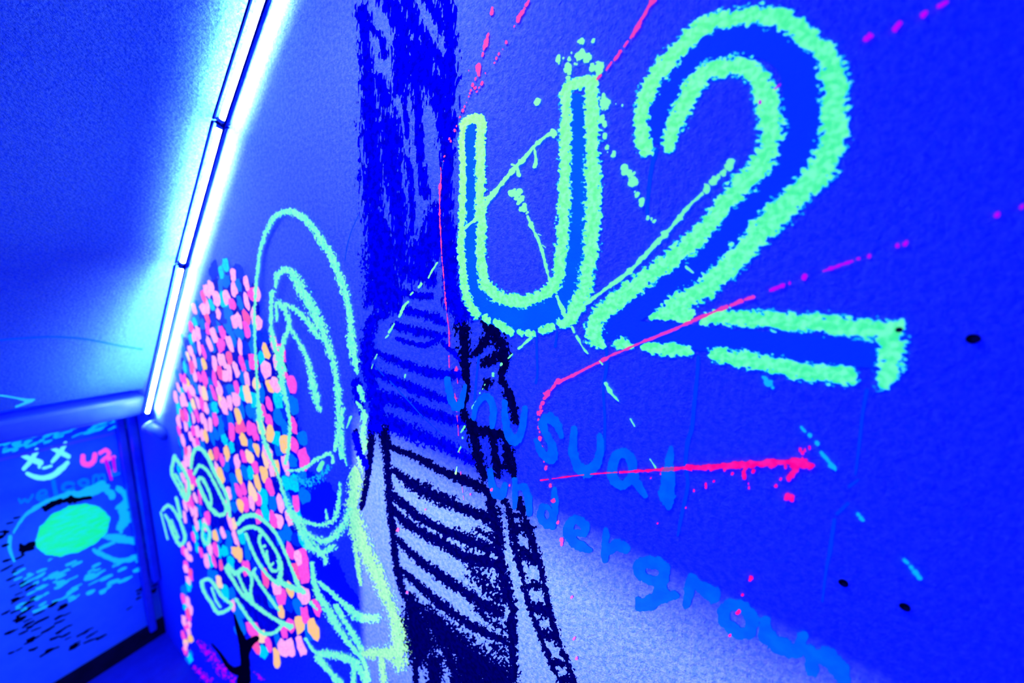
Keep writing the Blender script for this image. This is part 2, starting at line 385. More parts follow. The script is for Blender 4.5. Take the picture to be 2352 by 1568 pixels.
# small round fitting at the lower end of the line
t = empty('junction_box', at((340, 975)), 'small cylindrical blue fitting on the wall below the lowest tube', 'fitting')
a0 = np.array(at((384, 1000))); r = rays(345, 978); b0 = np.array(UN(*(r / r[0] * .935)))
bm = bmesh.new(); cyl(bm, a0, b0, .044, 24); bmobj('housing', bm, M['frame'], t, True)  # darker body colour stands in for shade on the underside
dv = (b0 - a0) / np.linalg.norm(b0 - a0)
bm = bmesh.new(); cyl(bm, b0 - dv * .012, b0 + dv * .006, .050, 24); bmobj('rim', bm, M['fitting'], t, True)  # pale rim colour stands in for the brightly lit edge

# ------------------------------------------------------------------ screw holes
for p, d, lb in [((2235, 778), 20, 'black screw hole at the far right of the wall, right of the 2'), ((1937, 1338), 18, 'black screw hole low on the right, left of its pair'),
                 ((2078, 1393), 18, 'black screw hole low on the right, right of its pair'), ((2063, 757), 13, 'black screw hole in the mint paint at the foot of the 2')]:
    c = at(p); bm = bmesh.new(); r0 = d * .00043
    cyl(bm, c + np.array([.001, 0, 0]), c - np.array([.0042, 0, 0]), r0, 20, r0 * .75)
    t = empty('screw_hole', c, lb, 'screw hole'); bmobj('plug', bm, M['black'], t)
    bm = bmesh.new(); cyl(bm, c - np.array([.004, 0, 0]), c - np.array([.0055, 0, 0]), r0 * .5, 12); bmobj('screw', bm, M['navy'], t)

# ================================================================== PAINT ON THE RIGHT WALL
# ---- big U
t = empty('painted_letter', at((1220, 500)), 'big letter U with mint green outline and mid-blue filling', 'letter', 'big characters U and 2')
strokes('fill', [px('A', [(255, 910, 66), (253, 1200, 76), (252, 1568, 84)]) +
   px('B', [(250, 300, 84), (250, 450, 92), (262, 650, 120), (290, 800, 160), (360, 920, 200), (470, 1000, 210), (600, 1030, 210), (730, 1015, 200), (850, 960, 210), (950, 850, 190), (990, 700, 170), (1005, 500, 160), (1022, 300, 150), (1030, 20, 135)]) +
   px('A', [(1020, 1500, 130), (1025, 1000, 112), (1018, 720, 100)])], M['fill'], layer=2, R=.1, t=.02, cell=3, parent=t)
mint = dict(R=1.5, t=.15, layer=3, fr=(130, 190), rot=.35, cell=2.0)
rimmed('outline', [
  px('A', [(196, 905, 52), (192, 1000, 50), (195, 1150, 50), (199, 1300, 52), (197, 1540, 54)]) + px('B', [(197, 60, 56), (195, 200, 58), (190, 400, 60), (184, 480, 62), (188, 600, 62), (205, 750, 62), (225, 880, 66), (265, 965, 72), (300, 1015, 66)]),
  px('A', [(196, 920, 60), (215, 875, 74), (270, 852, 78), (325, 858, 78), (345, 890, 60)]),
  px('A', [(326, 880, 78), (324, 1000, 78), (324, 1200, 80), (324, 1400, 80), (322, 1540, 80)]) + px('B', [(322, 50, 80), (325, 200, 84), (330, 400, 84), (330, 550, 84), (338, 700, 84), (368, 800, 96), (430, 865, 100), (520, 900, 104), (620, 915, 100), (700, 900, 92), (790, 855, 96), (848, 815, 100),
      (880, 750, 96), (900, 600, 98), (915, 450, 98), (922, 300, 100), (928, 150, 102), (932, 20, 98)]) + px('A', [(928, 1500, 100), (932, 1300, 98), (936, 1000, 98), (940, 800, 94), (942, 660, 88)]),
  px('A', [(940, 680, 90), (965, 625, 92), (1030, 605, 92), (1100, 592, 96), (1140, 610, 90)]),
  px('A', [(1125, 600, 110), (1125, 750, 118), (1130, 900, 118), (1130, 1100, 120), (1135, 1300, 122), (1140, 1540, 120)]) + px('B', [(1138, 60, 120), (1135, 150, 120), (1130, 300, 120), (1122, 500, 122), (1105, 650, 124), (1082, 780, 124), (1050, 880, 120), (1010, 965, 120), (980, 1030, 100)]),
  ], t)
for s in [[(345, 1022, 66), (388, 1068, 60)], [(425, 1052, 60), (490, 1100, 80), (560, 1148, 64)], [(598, 1132, 56), (628, 1145, 54)], [(648, 1142, 60), (712, 1158, 64)], [(752, 1132, 66), (800, 1115, 76), (858, 1092, 66)], [(890, 1080, 80), (930, 1070, 90), (985, 1066, 74)]]:
    rimmed('dash', [px('B', s)], t)
# ---- big 2
t = empty('painted_numeral', at((1720, 450)), 'big numeral 2 with thick mint green outline and blue filling', 'numeral', 'big characters U and 2')
strokes('fill', [px('C', [(340, 990, 90), (350, 800, 140), (430, 640, 180), (550, 480, 200), (700, 370, 210), (850, 310, 220), (1000, 290, 230), (1150, 310, 260), (1280, 380, 280), (1370, 500, 300), (1400, 650, 320), (1400, 850, 330), (1370, 1050, 310), (1280, 1230, 290), (1150, 1400, 280), (1020, 1540, 270)]) +
  px('D', [(850, 350, 240), (720, 450, 230), (600, 550, 220), (480, 650, 210), (350, 750, 200), (200, 850, 190), (80, 920, 180), (0, 980, 170)]),
  px('D', [(-20, 1010, 150), (200, 1040, 160), (500, 1060, 160), (800, 1100, 170), (1100, 1120, 180), (1400, 1150, 190), (1760, 1190, 170)])], M['fill_dim'], layer=2, R=.1, t=.02, cell=3, parent=t)
rimmed('outline', [
  px('C', [(262, 1075, 120), (240, 980, 125), (222, 880, 105), (240, 760, 120), (285, 640, 135), (350, 530, 140), (440, 420, 140), (540, 310, 135), (640, 215, 135), (760, 145, 135), (880, 130, 130), (1010, 120, 145), (1130, 110, 165), (1250, 140, 165), (1350, 210, 175), (1450, 290, 175), (1540, 370, 185), (1600, 470, 200), (1618, 570, 210), (1615, 680, 210), (1630, 780, 210), (1620, 880, 205), (1610, 980, 205), (1590, 1080, 205), (1550, 1180, 205), (1480, 1270, 195), (1400, 1370, 195), (1310, 1450, 195), (1220, 1540, 200)]) +
    px('D', [(990, 370, 175), (910, 460, 165), (850, 540, 165), (770, 610, 165), (690, 680, 150), (620, 750, 140), (540, 800, 150), (450, 850, 150), (370, 900, 110), (275, 943, 40)]),
  px('C', [(425, 1040, 100), (450, 960, 125), (510, 830, 145), (560, 700, 145), (640, 580, 135), (740, 500, 135), (850, 475, 145), (960, 475, 155), (1040, 520, 165), (1090, 600, 165), (1130, 700, 185), (1155, 800, 200), (1165, 900, 195), (1155, 1000, 185), (1130, 1100, 165), (1080, 1200, 155), (1000, 1290, 170), (920, 1370, 160), (840, 1450, 140), (770, 1540, 140)]) +
    px('D', [(600, 390, 140), (520, 470, 135), (430, 530, 135), (350, 600, 125), (250, 670, 125), (150, 750, 125), (60, 820, 120)]) + px('B', [(1320, 890, 125), (1250, 955, 130), (1185, 1020, 135), (1140, 1090, 140), (1145, 1160, 140), (1175, 1210, 100), (1205, 1240, 50)]),
  px('D', [(600, 970, 40), (660, 942, 90), (760, 932, 110), (900, 950, 112), (1050, 955, 118), (1200, 970, 125), (1350, 982, 128), (1500, 990, 132), (1650, 1012, 132), (1780, 1022, 145), (1865, 1015, 120), (1905, 980, 60)]),
  px('D', [(1835, 1040, 150), (1850, 1120, 190), (1850, 1220, 175), (1822, 1300, 145), (1795, 1350, 120)]),
  px('D', [(640, 770, 60), (675, 805, 30)]),
  ], t, polys=[px('D', [(262, 948), (400, 870), (560, 885), (555, 950), (505, 978), (400, 960), (300, 957)], 1)])
for s in [[(25, 1110, 70), (90, 1108, 100), (145, 1135, 64)], [(205, 1130, 36), (260, 1135, 84), (400, 1150, 104), (530, 1160, 92)],
          [(655, 1180, 104), (750, 1190, 124), (900, 1212, 124), (1050, 1242, 130), (1200, 1280, 136), (1400, 1305, 136), (1550, 1325, 140), (1600, 1330, 110)]]:
    rimmed('dash', [px('D', s)], t)

# ---- mint splashes
spl = dict(R=1.1, t=.08, layer=4, cell=1.6, fr=(120, 160), wob=.5)
def streak(label, sts, mat='mintline', name='paint_streak', cat='paint streak', group=None, **k):
    kk = dict(spl); kk.update(k); c = np.mean([q[:2] for s in sts for q in s], 0)
    e = empty(name, at(c), label, cat, group)
    for s in sts: strokes('drop' if len(s) == 2 and name == 'paint_drops' else 'line' if len(s) > 4 else 'dash', [s], M[mat], parent=e, **kk)
    return e
G1 = 'mint paint splashes around U and 2'; G2 = 'pink paint splashes on the wall'
streak('mint splash line climbing right inside the U with two short drips', [px('A', [(355, 1490, 22), (420, 1390, 34), (520, 1270, 30), (580, 1200, 36), (620, 1160, 26), (690, 1080, 34), (720, 1045, 26), (790, 985, 24), (845, 960, 44)]), px('A', [(845, 945, 34), (850, 985, 20)]), px('A', [(712, 1070, 22), (725, 1150, 22), (715, 1195, 26)]), px('A', [(590, 1210, 18), (602, 1262, 22)]), px('A', [(550, 1185, 14), (585, 1195, 22)])] + [px('B', [(218, 385, 22), (250, 355, 26), (295, 325, 22)])], group=G1)
streak('mint splash trail falling through the U from a blob to its base', dots('B', [(565, 122, 44), (603, 130, 44), (585, 160, 30), (612, 182, 46), (600, 200, 30), (640, 235, 44), (660, 278, 28)]) + [px('B', [(665, 305, 24), (700, 390, 26), (740, 470, 28), (770, 560, 24), (792, 645, 34), (800, 680, 18), (830, 790, 16)]), px('B', [(740, 430, 10), (762, 440, 6)]), px('B', [(770, 510, 14), (795, 528, 8)]), px('B', [(875, 880, 18), (900, 940, 36), (935, 1020, 22)])], group=G1)
streak('mint splash dashes running down right below the U', [px('B', [(985, 1100, 20), (1000, 1140, 12)]), px('B', [(1018, 1165, 14), (1060, 1245, 17), (1098, 1292, 10)]), px('E', [(505, 368, 8), (524, 390, 8)]), px('E', [(545, 515, 16), (570, 560, 28), (600, 600, 18), (630, 630, 7)]), px('E', [(707, 748, 9), (735, 795, 9)]), px('E', [(835, 1010, 10), (872, 1065, 12)])], group=G1)
streak('long mint splash line beside the diagonal stroke of the 2, ending in beads', [px('B', [(1010, 1045, 18), (1060, 955, 22), (1120, 905, 20), (1190, 855, 22), (1254, 805, 24)]) + px('D', [(130, 635, 30), (250, 510, 26), (340, 415, 32), (420, 330, 24), (500, 230, 32), (560, 170, 26), (608, 128, 22)])] + dots('D', [(635, 100, 44), (685, 45, 44), (713, 16, 26)]) + dots('C', [(820, 1240, 36), (785, 1272, 26), (867, 1182, 64)]), group=G1)
streak('mint splash dashes descending left from the base of the U', [px('B', [(690, 1180, 20), (640, 1220, 14), (602, 1255, 20)]), px('B', [(552, 1298, 18), (530, 1322, 10)]), px('B', [(475, 1365, 16), (468, 1380, 10)]), px('N', [(1245, 668, 16), (1215, 698, 10)]), px('N', [(1168, 740, 18), (1160, 752, 12)])] + dots('N', [(1105, 815, 18), (1045, 890, 12), (1032, 918, 16), (1010, 948, 10), (885, 1270, 12)]) + [px('N', [(985, 1008, 16), (960, 1055, 14)]), px('N', [(902, 1188, 12), (872, 1235, 8)]), px('N', [(872, 1338, 10), (855, 1372, 10)]), px('N', [(846, 1478, 10), (836, 1530, 10)])], group=G1)
streak('mint dashes crossing the dark painted strip left of the U', [px('N', [(705, 8, 10), (665, 70, 18), (640, 120, 10)]), px('N', [(590, 160, 16), (570, 190, 14)]), px('N', [(528, 225, 14), (510, 242, 12)]), px('N', [(495, 290, 12), (460, 330, 20), (430, 400, 10)]), px('N', [(395, 450, 10), (355, 510, 18)]), px('N', [(352, 530, 8), (330, 552, 10)]), px('N', [(270, 668, 12), (254, 702, 14)]), px('N', [(240, 740, 8), (230, 772, 8)]), px('N', [(474, 815, 8), (468, 838, 8)]), px('N', [(82, 1118, 14), (50, 1200, 8)])], group=G1)
streak('cluster of mint paint drops above the right arm of the U', dots('A', [(885, 420, 52), (890, 455, 16), (965, 420, 20), (1035, 402, 48), (1060, 380, 34), (1095, 418, 56), (1055, 295, 32), (1137, 295, 24), (950, 490, 46), (965, 520, 38), (955, 560, 22), (1130, 485, 42), (1180, 498, 66), (980, 380, 14), (1003, 458, 12), (1018, 462, 10), (922, 418, 10)]), group=G1, name='paint_drops')
streak('scattered mint drops between the U and the 2', dots('A', [(735, 730, 38), (1210, 695, 40), (1220, 748, 56), (1260, 742, 10), (1300, 748, 11), (1348, 758, 11), (1200, 852, 34), (1218, 890, 40), (1220, 980, 36), (1237, 1057, 26), (1285, 1107, 40), (1240, 1095, 10)]), group=G1, name='paint_drops')
streak('row of mint drops under the hook of the 2', dots('C', [(110, 1225, 50), (145, 1245, 40), (165, 1300, 56), (190, 1310, 30), (200, 1400, 30), (182, 1382, 12), (230, 1455, 54), (175, 1250, 18)]) + dots('D', [(250, 285, 22), (295, 305, 30), (275, 295, 18)]) + [px('D', [(500, 605, 18), (548, 645, 12)])], group=G1, name='paint_drops')
streak('cyan dashes falling to the right from under the foot of the 2', [px('E', [(1575, 472, 20), (1600, 490, 28)]), px('E', [(1614, 510, 34), (1618, 512, 34)]), px('E', [(1637, 538, 26), (1640, 540, 24)]), px('E', [(1825, 800, 18), (1850, 830, 24)]), px('E', [(1880, 852, 24), (1884, 856, 20)]), px('E', [(1926, 903, 20), (1932, 908, 22)]), px('E', [(1955, 965, 20), (1990, 1005, 26), (2025, 1050, 28), (2050, 1080, 26)]), px('F', [(1340, 658, 16), (1344, 660, 14)]), px('F', [(1355, 680, 24), (1368, 692, 22)]), px('F', [(1590, 905, 24), (1608, 922, 20)]), px('F', [(1624, 944, 22), (1630, 950, 18)]), px('F', [(1645, 972, 20), (1675, 1002, 26)])], mat='cyan', group=G1)

# ---- pink splashes
streak('pink splash line from the top edge down to the right arm of the U', [px('A', [(1575, -15, 30), (1565, 10, 34), (1530, 60, 20), (1480, 150, 22), (1430, 240, 28), (1405, 272, 20)]), px('A', [(1385, 298, 26), (1360, 335, 26)]), px('A', [(1335, 370, 22), (1290, 430, 26)]), px('A', [(1270, 447, 18), (1230, 505, 16)]), px('A', [(1190, 540, 16), (1165, 570, 16)])], mat='pink', group=G2)
streak('pink splash trail of blobs left of the U near the top', [px('A', [(412, 55, 22), (402, 98, 18)]), px('A', [(382, 238, 18), (368, 295, 30), (348, 360, 18)]), px('A', [(344, 382, 20), (338, 404, 16)]), px('A', [(308, 482, 34), (312, 540, 34)]), px('A', [(292, 560, 20), (285, 578, 16)])] + dots('A', [(270, 608, 20), (255, 650, 12), (248, 672, 10), (240, 695, 12), (225, 737, 12), (210, 765, 14), (198, 797, 14), (177, 842, 14), (152, 908, 14), (140, 940, 14), (100, 1000, 16), (110, 1015, 12), (65, 1125, 16), (60, 1160, 12), (240, 508, 10), (360, 527, 10)]), mat='pink', group=G2)
streak('second pink drop trail at the top, right of the longer one', [px('A', [(672, 5, 12), (655, 35, 16)]), px('A', [(642, 58, 10), (640, 66, 10)]), px('A', [(628, 88, 24), (608, 110, 18), (592, 148, 26)]), px('A', [(570, 185, 20), (566, 195, 14)])] + dots('A', [(510, 303, 18), (485, 355, 9), (457, 388, 20), (440, 420, 16), (425, 452, 16), (335, 598, 26), (315, 630, 14), (288, 630, 20), (300, 658, 14)]), mat='pink', group=G2)
streak('thin pink vertical trickle along the right side of the dark strip', [px('M', [(520, 860, 7), (522, 920, 7), (516, 965, 14), (515, 1040, 6), (515, 1100, 10), (520, 1200, 8), (526, 1320, 6), (536, 1430, 7), (545, 1555, 8)]), px('N', [(764, 280, 7), (775, 400, 6), (788, 500, 12), (790, 610, 9)]), px('N', [(788, 680, 10), (790, 765, 6)]), px('N', [(842, 760, 10), (842, 785, 20)]), px('N', [(848, 840, 8), (850, 880, 8)]), px('N', [(828, 950, 10), (835, 990, 22), (845, 1080, 12)]), px('N', [(846, 1110, 12), (850, 1160, 6)]), px('N', [(853, 1180, 6), (856, 1255, 9)]), px('N', [(862, 1365, 10), (866, 1380, 8)]), px('N', [(875, 1490, 6), (872, 1540, 6)]), px('O', [(735, 390, 5), (745, 470, 5)])], mat='pink', cell=1.1, wob=.7, t=.3, R=1.7, group=G2)
streak('long pink splash line sweeping over the foot of the 2 into a beaded curve', [px('D', [(940, 805, 24), (885, 820, 12)]), px('D', [(865, 830, 22), (795, 858, 16)]), px('D', [(765, 866, 30), (700, 895, 18), (600, 935, 17), (500, 980, 18), (400, 1025, 18), (300, 1065, 17), (200, 1105, 20), (100, 1150, 18), (0, 1190, 18)]) + px('E', [(550, 350, 18), (400, 425, 18), (240, 505, 18)]), px('E', [(232, 505, 30), (215, 515, 20)]), px('E', [(210, 525, 16), (195, 545, 14)])] + dots('E', [(188, 552, 14), (165, 578, 32), (145, 610, 16), (133, 642, 18), (120, 668, 20), (115, 702, 24), (105, 750, 15), (107, 803, 20), (112, 830, 14), (115, 875, 22), (127, 932, 15), (138, 990, 20), (142, 1024, 13), (153, 1068, 18), (182, 1180, 16), (202, 1280, 20), (232, 1424, 16)]), mat='pink', group=G2)
streak('magenta dashes continuing the pink line to the right of the 2', [px('D', [(1135, 732, 28), (1105, 740, 22), (1055, 760, 16)]), px('D', [(1590, 568, 22), (1500, 600, 22), (1400, 635, 16)]), px('D', [(1635, 552, 22), (1622, 555, 18)])] + dots('D', [(1885, 468, 20), (1940, 450, 30), (1700, 535, 15), (1275, 675, 26), (1180, 712, 15)]) + dots('G', [(962, 965, 24), (1072, 932, 22)]), mat='magenta', group=G2)  # the pink line again, its dimmer glow painted as magenta
streak('magenta dashes rising to the top right corner', [px('G', [(370, 177, 18), (388, 158, 18)]), px('G', [(498, 130, 16), (524, 104, 16)]), px('G', [(628, 66, 24), (638, 58, 22)]), px('G', [(698, 28, 20), (735, 8, 18)]), px('C', [(1192, 642, 16), (1228, 608, 16)])] + dots('C', [(1085, 735, 22)]), mat='magenta', group=G2)
streak('pink-red streak low on the right with two thick drips', [px('E', [(120, 1148, 11), (170, 1142, 8)]), px('E', [(195, 1138, 9), (300, 1124, 10), (400, 1112, 9)]), px('E', [(445, 1108, 12), (550, 1100, 13), (620, 1096, 7)]), px('E', [(640, 1096, 24), (720, 1090, 16), (800, 1085, 18), (1000, 1073, 18), (1060, 1068, 22)]), px('E', [(1080, 1064, 26), (1200, 1064, 36), (1300, 1056, 32), (1400, 1048, 40), (1500, 1042, 44), (1600, 1036, 46), (1700, 1032, 40), (1750, 1030, 44), (1820, 1035, 60), (1865, 1040, 50), (1888, 1055, 34)]), px('E', [(1462, 1060, 30), (1450, 1100, 28), (1453, 1132, 34)]), px('E', [(1800, 1045, 44), (1778, 1095, 34), (1745, 1135, 40)]), px('E', [(1720, 1045, 20), (1722, 1065, 14)]), px('E', [(1230, 1070, 20), (1232, 1084, 12)]), px('E', [(1320, 1070, 20), (1322, 1085, 12)])], mat='red', group=G2)
streak('small pink drops scattered under the pink-red streak', dots('E', [(1735, 1257, 34), (1765, 1262, 34), (1480, 1170, 16), (1483, 1196, 16), (1660, 1182, 14), (1200, 1172, 16), (1202, 1192, 13), (1253, 1155, 14), (1123, 1215, 14), (1820, 948, 22), (1850, 950, 18), (1880, 937, 22), (1835, 968, 15), (1070, 1327, 10), (885, 1430, 13), (905, 1105, 15), (840, 1135, 12), (1375, 1105, 18), (1510, 1090, 24), (1690, 1142, 14)]) + dots('F', [(760, 1008, 26), (717, 1093, 11), (695, 1185, 28), (650, 1310, 12)]), mat='red', name='paint_drops', group=G2)
streak('column of small pink drops down the pale patch of wall', dots('O', [(1265, 382, 14), (1282, 470, 18), (1310, 605, 16), (1332, 708, 18), (1332, 735, 14), (1392, 1053, 16), (1408, 1300, 18), (1422, 1418, 20), (348, 648, 14), (515, 527, 9), (785, 437, 9), (405, 1024, 9), (912, 408, 12), (1020, 382, 9)]), mat='pink', name='paint_drops', group=G2)

# ---- blue drips
dr = dict(R=.35, t=.08, layer=1, cell=1.8)
for lb, sts in [
  ('thin blue drip hanging under the middle of the U', [px('E', [(92, 190, 18), (95, 350, 17), (98, 450, 17), (88, 510, 20)])]),
  ('short blue drip under the right side of the U base', [px('E', [(228, 175, 16), (215, 272, 20)])]),
  ('blue drip from the left foot of the 2 down to the letter u', [px('E', [(550, 280, 20), (552, 400, 24), (530, 550, 18), (540, 750, 20), (535, 950, 24)])]),
  ('long wavy blue drip from the gap in the foot of the 2', [px('E', [(1150, 340, 28), (1148, 420, 26), (1130, 600, 28), (1110, 800, 30), (1082, 900, 32), (1068, 1050, 26), (1082, 1180, 26), (1040, 1390, 26), (1017, 1510, 18)])]),
  ('faint blue drip from the right end of the 2, broken in the middle', [px('E', [(2255, 560, 30), (2230, 700, 22), (2210, 870, 24), (2190, 1040, 20), (2180, 1110, 14)]), px('E', [(2200, 1145, 14), (2140, 1188, 24)]), px('E', [(2130, 1300, 26), (2060, 1368, 26)]), px('F', [(1212, 690, 22), (1190, 850, 26), (1168, 960, 18), (1148, 1130, 12)])]),
  ('blue drip crossing the dark strip above the letter n', [px('N', [(1008, 640, 16), (990, 800, 18), (972, 1000, 20)])]),
  ('faint blue drip falling from the hook of the 2', [px('C', [(335, 1080, 40), (310, 1180, 34), (290, 1300, 34), (275, 1450, 30), (270, 1560, 26)])]),
  ('fine blue streak on the wall left of the dark strip', [px('M', [(100, 1100, 5), (60, 1190, 5), (38, 1270, 6), (28, 1340, 5)])]),
  ('fine blue streak running diagonally across the upper ladder', [px('N', [(250, 750, 6), (320, 825, 8)]), px('N', [(360, 860, 8), (500, 1010, 10), (600, 1120, 5), (740, 1250, 6)])])]:
    e = empty('paint_drip', at(np.mean([q[:2] for q in sts[0]], 0)), lb, 'paint drip', 'blue paint drips')
    for s in sts: strokes('run', [s], M['faint'], parent=e, **dr)

# ---- words "unusual" and "undergroun"
lt = dict(R=.75, t=.06, layer=4, cell=2.2, fr=(150, 60), rot=.2)
def letter(lb, sts, group, mat='lettering', surf=on_wall, **k):
    kk = dict(lt); kk.update(k); o = strokes('painted_letter', sts, M[mat], surf=surf, **kk); tag(o, lb, 'letter', group)
g = 'letters of the word unusual'
letter('pale blue letter u, first of the word unusual', [px('N', [(775, 850, 50), (792, 950, 58), (828, 1045, 66), (868, 1040, 56), (890, 960, 44), (905, 895, 26)])], g)
letter('pale blue letter n, second of the word unusual', [px('N', [(965, 1125, 40), (978, 1060, 42), (1005, 1010, 46), (1045, 970, 52), (1082, 990, 52), (1105, 1050, 52), (1105, 1130, 56), (1096, 1195, 36)])], g)
letter('pale blue letter u, third of the word unusual', [px('N', [(1190, 1010, 40), (1190, 1100, 50), (1205, 1200, 62), (1240, 1290, 68), (1290, 1280, 68), (1320, 1180, 52), (1335, 1060, 46)])], g)
letter('pale blue letter s, fourth of the word unusual', [px('P', [(590, 412, 24), (572, 360, 48), (535, 325, 56), (503, 345, 46), (512, 395, 36), (540, 440, 44), (552, 490, 44), (540, 522, 46), (500, 492, 38), (474, 435, 28)])], g)
letter('pale blue letter u, fifth of the word unusual', [px('P', [(650, 378, 36), (645, 450, 42), (656, 530, 48), (700, 578, 64), (750, 550, 56), (775, 480, 38), (770, 408, 26)])], g)
letter('pale blue letter a, sixth of the word unusual', [px('P', [(830, 565, 48), (845, 505, 54), (890, 490, 52), (922, 530, 48), (916, 605, 46), (872, 640, 48), (832, 612, 48), (828, 560, 48)]), px('P', [(925, 560, 36), (942, 630, 46), (985, 690, 26)])], g)
letter('pale blue letter l, last of the word unusual', [px('P', [(1105, 465, 22), (1097, 540, 50), (1088, 620, 78), (1088, 690, 82), (1095, 740, 34)])], g)
g = 'letters of the word underground'
letter('pale blue letter u, first of the word underground', [px('P', [(256, 572, 28), (266, 640, 38), (290, 685, 50), (315, 680, 40), (325, 640, 28)])], g)
letter('pale blue letter n, second of the word underground', [px('P', [(370, 615, 28), (374, 690, 28), (372, 745, 22)]), px('P', [(380, 655, 28), (415, 650, 38), (435, 700, 40), (440, 778, 26)])], g)
letter('pale blue letter d, third of the word underground', [px('P', [(558, 660, 28), (560, 740, 36), (550, 840, 28)]), px('P', [(505, 740, 32), (490, 785, 34), (520, 825, 42), (548, 790, 32), (530, 748, 24), (505, 740, 28)])], g)
letter('pale blue letter e, fourth of the word underground', [px('P', [(648, 862, 30), (700, 868, 34), (700, 825, 46), (655, 802, 48), (620, 845, 50), (642, 905, 52), (690, 930, 50), (722, 945, 28)])], g)
letter('pale blue letter r, fifth of the word underground', [px('P', [(800, 852, 28), (797, 930, 44), (793, 992, 30)]), px('P', [(812, 950, 38), (850, 920, 60), (892, 938, 56)])], g)
letter('pale blue letter g with a curled tail, sixth of underground', [px('P', [(965, 1060, 62), (955, 1015, 64), (1015, 1002, 64), (1070, 1030, 66), (1058, 1080, 50), (1000, 1085, 46), (965, 1060, 50)]), px('P', [(1062, 1080, 62), (1055, 1150, 66)]), px('P', [(1125, 1158, 46), (1070, 1165, 62), (1000, 1190, 80), (962, 1205, 56), (948, 1175, 28)])], g)
letter('pale blue letter r, seventh of the word underground', [px('F', [(445, 1005, 56), (430, 1080, 66), (410, 1150, 40)]), px('F', [(470, 1040, 66), (540, 1080, 96), (568, 1110, 70)])], g)
letter('pale blue letter o, eighth of the word underground', [px('F', [(612, 1185, 76), (640, 1148, 66), (712, 1155, 64), (765, 1225, 86), (755, 1295, 72), (685, 1295, 72), (622, 1235, 66), (612, 1185, 70)])], g)
letter('pale blue letter u, ninth of the word underground', [px('F', [(842, 1240, 66), (842, 1300, 86), (895, 1350, 100), (955, 1380, 96), (1005, 1400, 80), (1040, 1320, 66)])], g)
letter('pale blue letter n, last in view of the word underground', [px('F', [(1085, 1400, 76), (1095, 1500, 78)]), px('F', [(1100, 1440, 76), (1160, 1425, 110), (1225, 1480, 110), (1262, 1545, 90)])], g)

# ---- dark strip, ladder and rope
dk = dict(layer=1, cell=1.8, fr=(200, 120), rot=.3)
o = strokes('painted_strip', [px('M', s) for s in [
   [(118, 50, 80), (130, 150, 60), (135, 300, 70), (150, 500, 90), (165, 700, 130), (170, 900, 130), (180, 1100, 120), (200, 1300, 120), (215, 1560, 110)],
   [(230, -20, 110), (300, 60, 110), (320, 200, 100), (325, 350, 110), (310, 450, 90)], [(400, 300, 220), (430, 400, 200), (500, 420, 150)],
   [(545, -20, 70), (560, 100, 80), (572, 250, 70), (565, 400, 90), (555, 600, 100), (548, 800, 75), (545, 1000, 70), (555, 1200, 80), (565, 1400, 80), (575, 1560, 80)],
   [(350, -20, 60), (390, 120, 70), (470, 240, 60), (540, 370, 60)], [(440, -20, 60), (500, 80, 60), (560, 200, 60)],
   [(400, 450, 60), (405, 650, 45), (420, 850, 45), (440, 1000, 60)], [(480, 420, 90), (520, 560, 70), (528, 700, 50)],
   [(250, 640, 150), (265, 750, 160), (270, 900, 120), (300, 1080, 90), (310, 1300, 100), (330, 1400, 90)],
   [(500, 1130, 150), (475, 1230, 180), (430, 1320, 180), (420, 1400, 140)], [(225, 1200, 130), (240, 1400, 150), (260, 1540, 150)],
   [(350, 820, 30), (370, 1000, 34), (375, 1200, 30)], [(200, 400, 60), (230, 520, 70)], [(90, 80, 50), (200, 180, 40), (230, 280, 50)],
   [(420, 1380, 90), (480, 1440, 60)], [(330, 480, 26), (345, 700, 30)]]],
   M['dim'], R=2.6, t=.08, rot=.12, layer=1, cell=1.8, fr=(190, 48)); tag(o, 'tall dark blue brushed strip down the wall left of the U', 'painting')
t = empty('painted_ladder', at((950, 800)), 'dim upper ladder of blue strokes beside the portrait ear', 'painting', 'painted ladders')
pp = dict(R=2.3, t=.1, parent=t, **dk)
strokes('rail', [px('N', s) for s in [[(290, -10, 260), (270, 120, 190), (220, 260, 100), (190, 310, 60)], [(330, 370, 80), (240, 420, 90), (205, 560, 100), (195, 720, 110), (210, 830, 80), (260, 960, 90), (270, 1060, 120), (260, 1180, 130)], [(120, 880, 80), (130, 980, 60), (170, 1090, 60)], [(110, 1250, 50), (150, 1400, 60), (190, 1480, 50)]]], M['dim'], **pp)
strokes('rail', [px('N', s) for s in [[(790, -10, 110), (800, 150, 100), (830, 290, 110), (880, 390, 140)]]], M['dim'], **pp)
for s in [[(390, 215, 50), (520, 240, 60), (650, 255, 60)], [(400, 340, 60), (550, 370, 60), (690, 410, 70), (740, 440, 50)], [(400, 460, 60), (550, 500, 70), (700, 530, 60)], [(420, 560, 36), (560, 600, 44), (650, 600, 44), (750, 530, 44)], [(250, 650, 60), (400, 715, 66), (550, 770, 70), (700, 810, 74), (900, 820, 70)], [(230, 790, 70), (400, 860, 74), (600, 940, 84), (765, 1000, 54)], [(230, 960, 110), (400, 1000, 100), (600, 1075, 90), (800, 1140, 74), (910, 1165, 70)], [(250, 1120, 120), (420, 1190, 130), (600, 1270, 120), (760, 1330, 100), (960, 1435, 80)], [(740, 580, 40), (820, 660, 40), (870, 720, 30)]]:
    strokes('rung', [px('N', s)], M['dim'], **pp)
t = empty('painted_ladder', at((1130, 880)), 'dark navy crossed strokes under the base of the U', 'painting', 'painted ladders')
pp = dict(R=2.2, t=.12, parent=t, **dk)
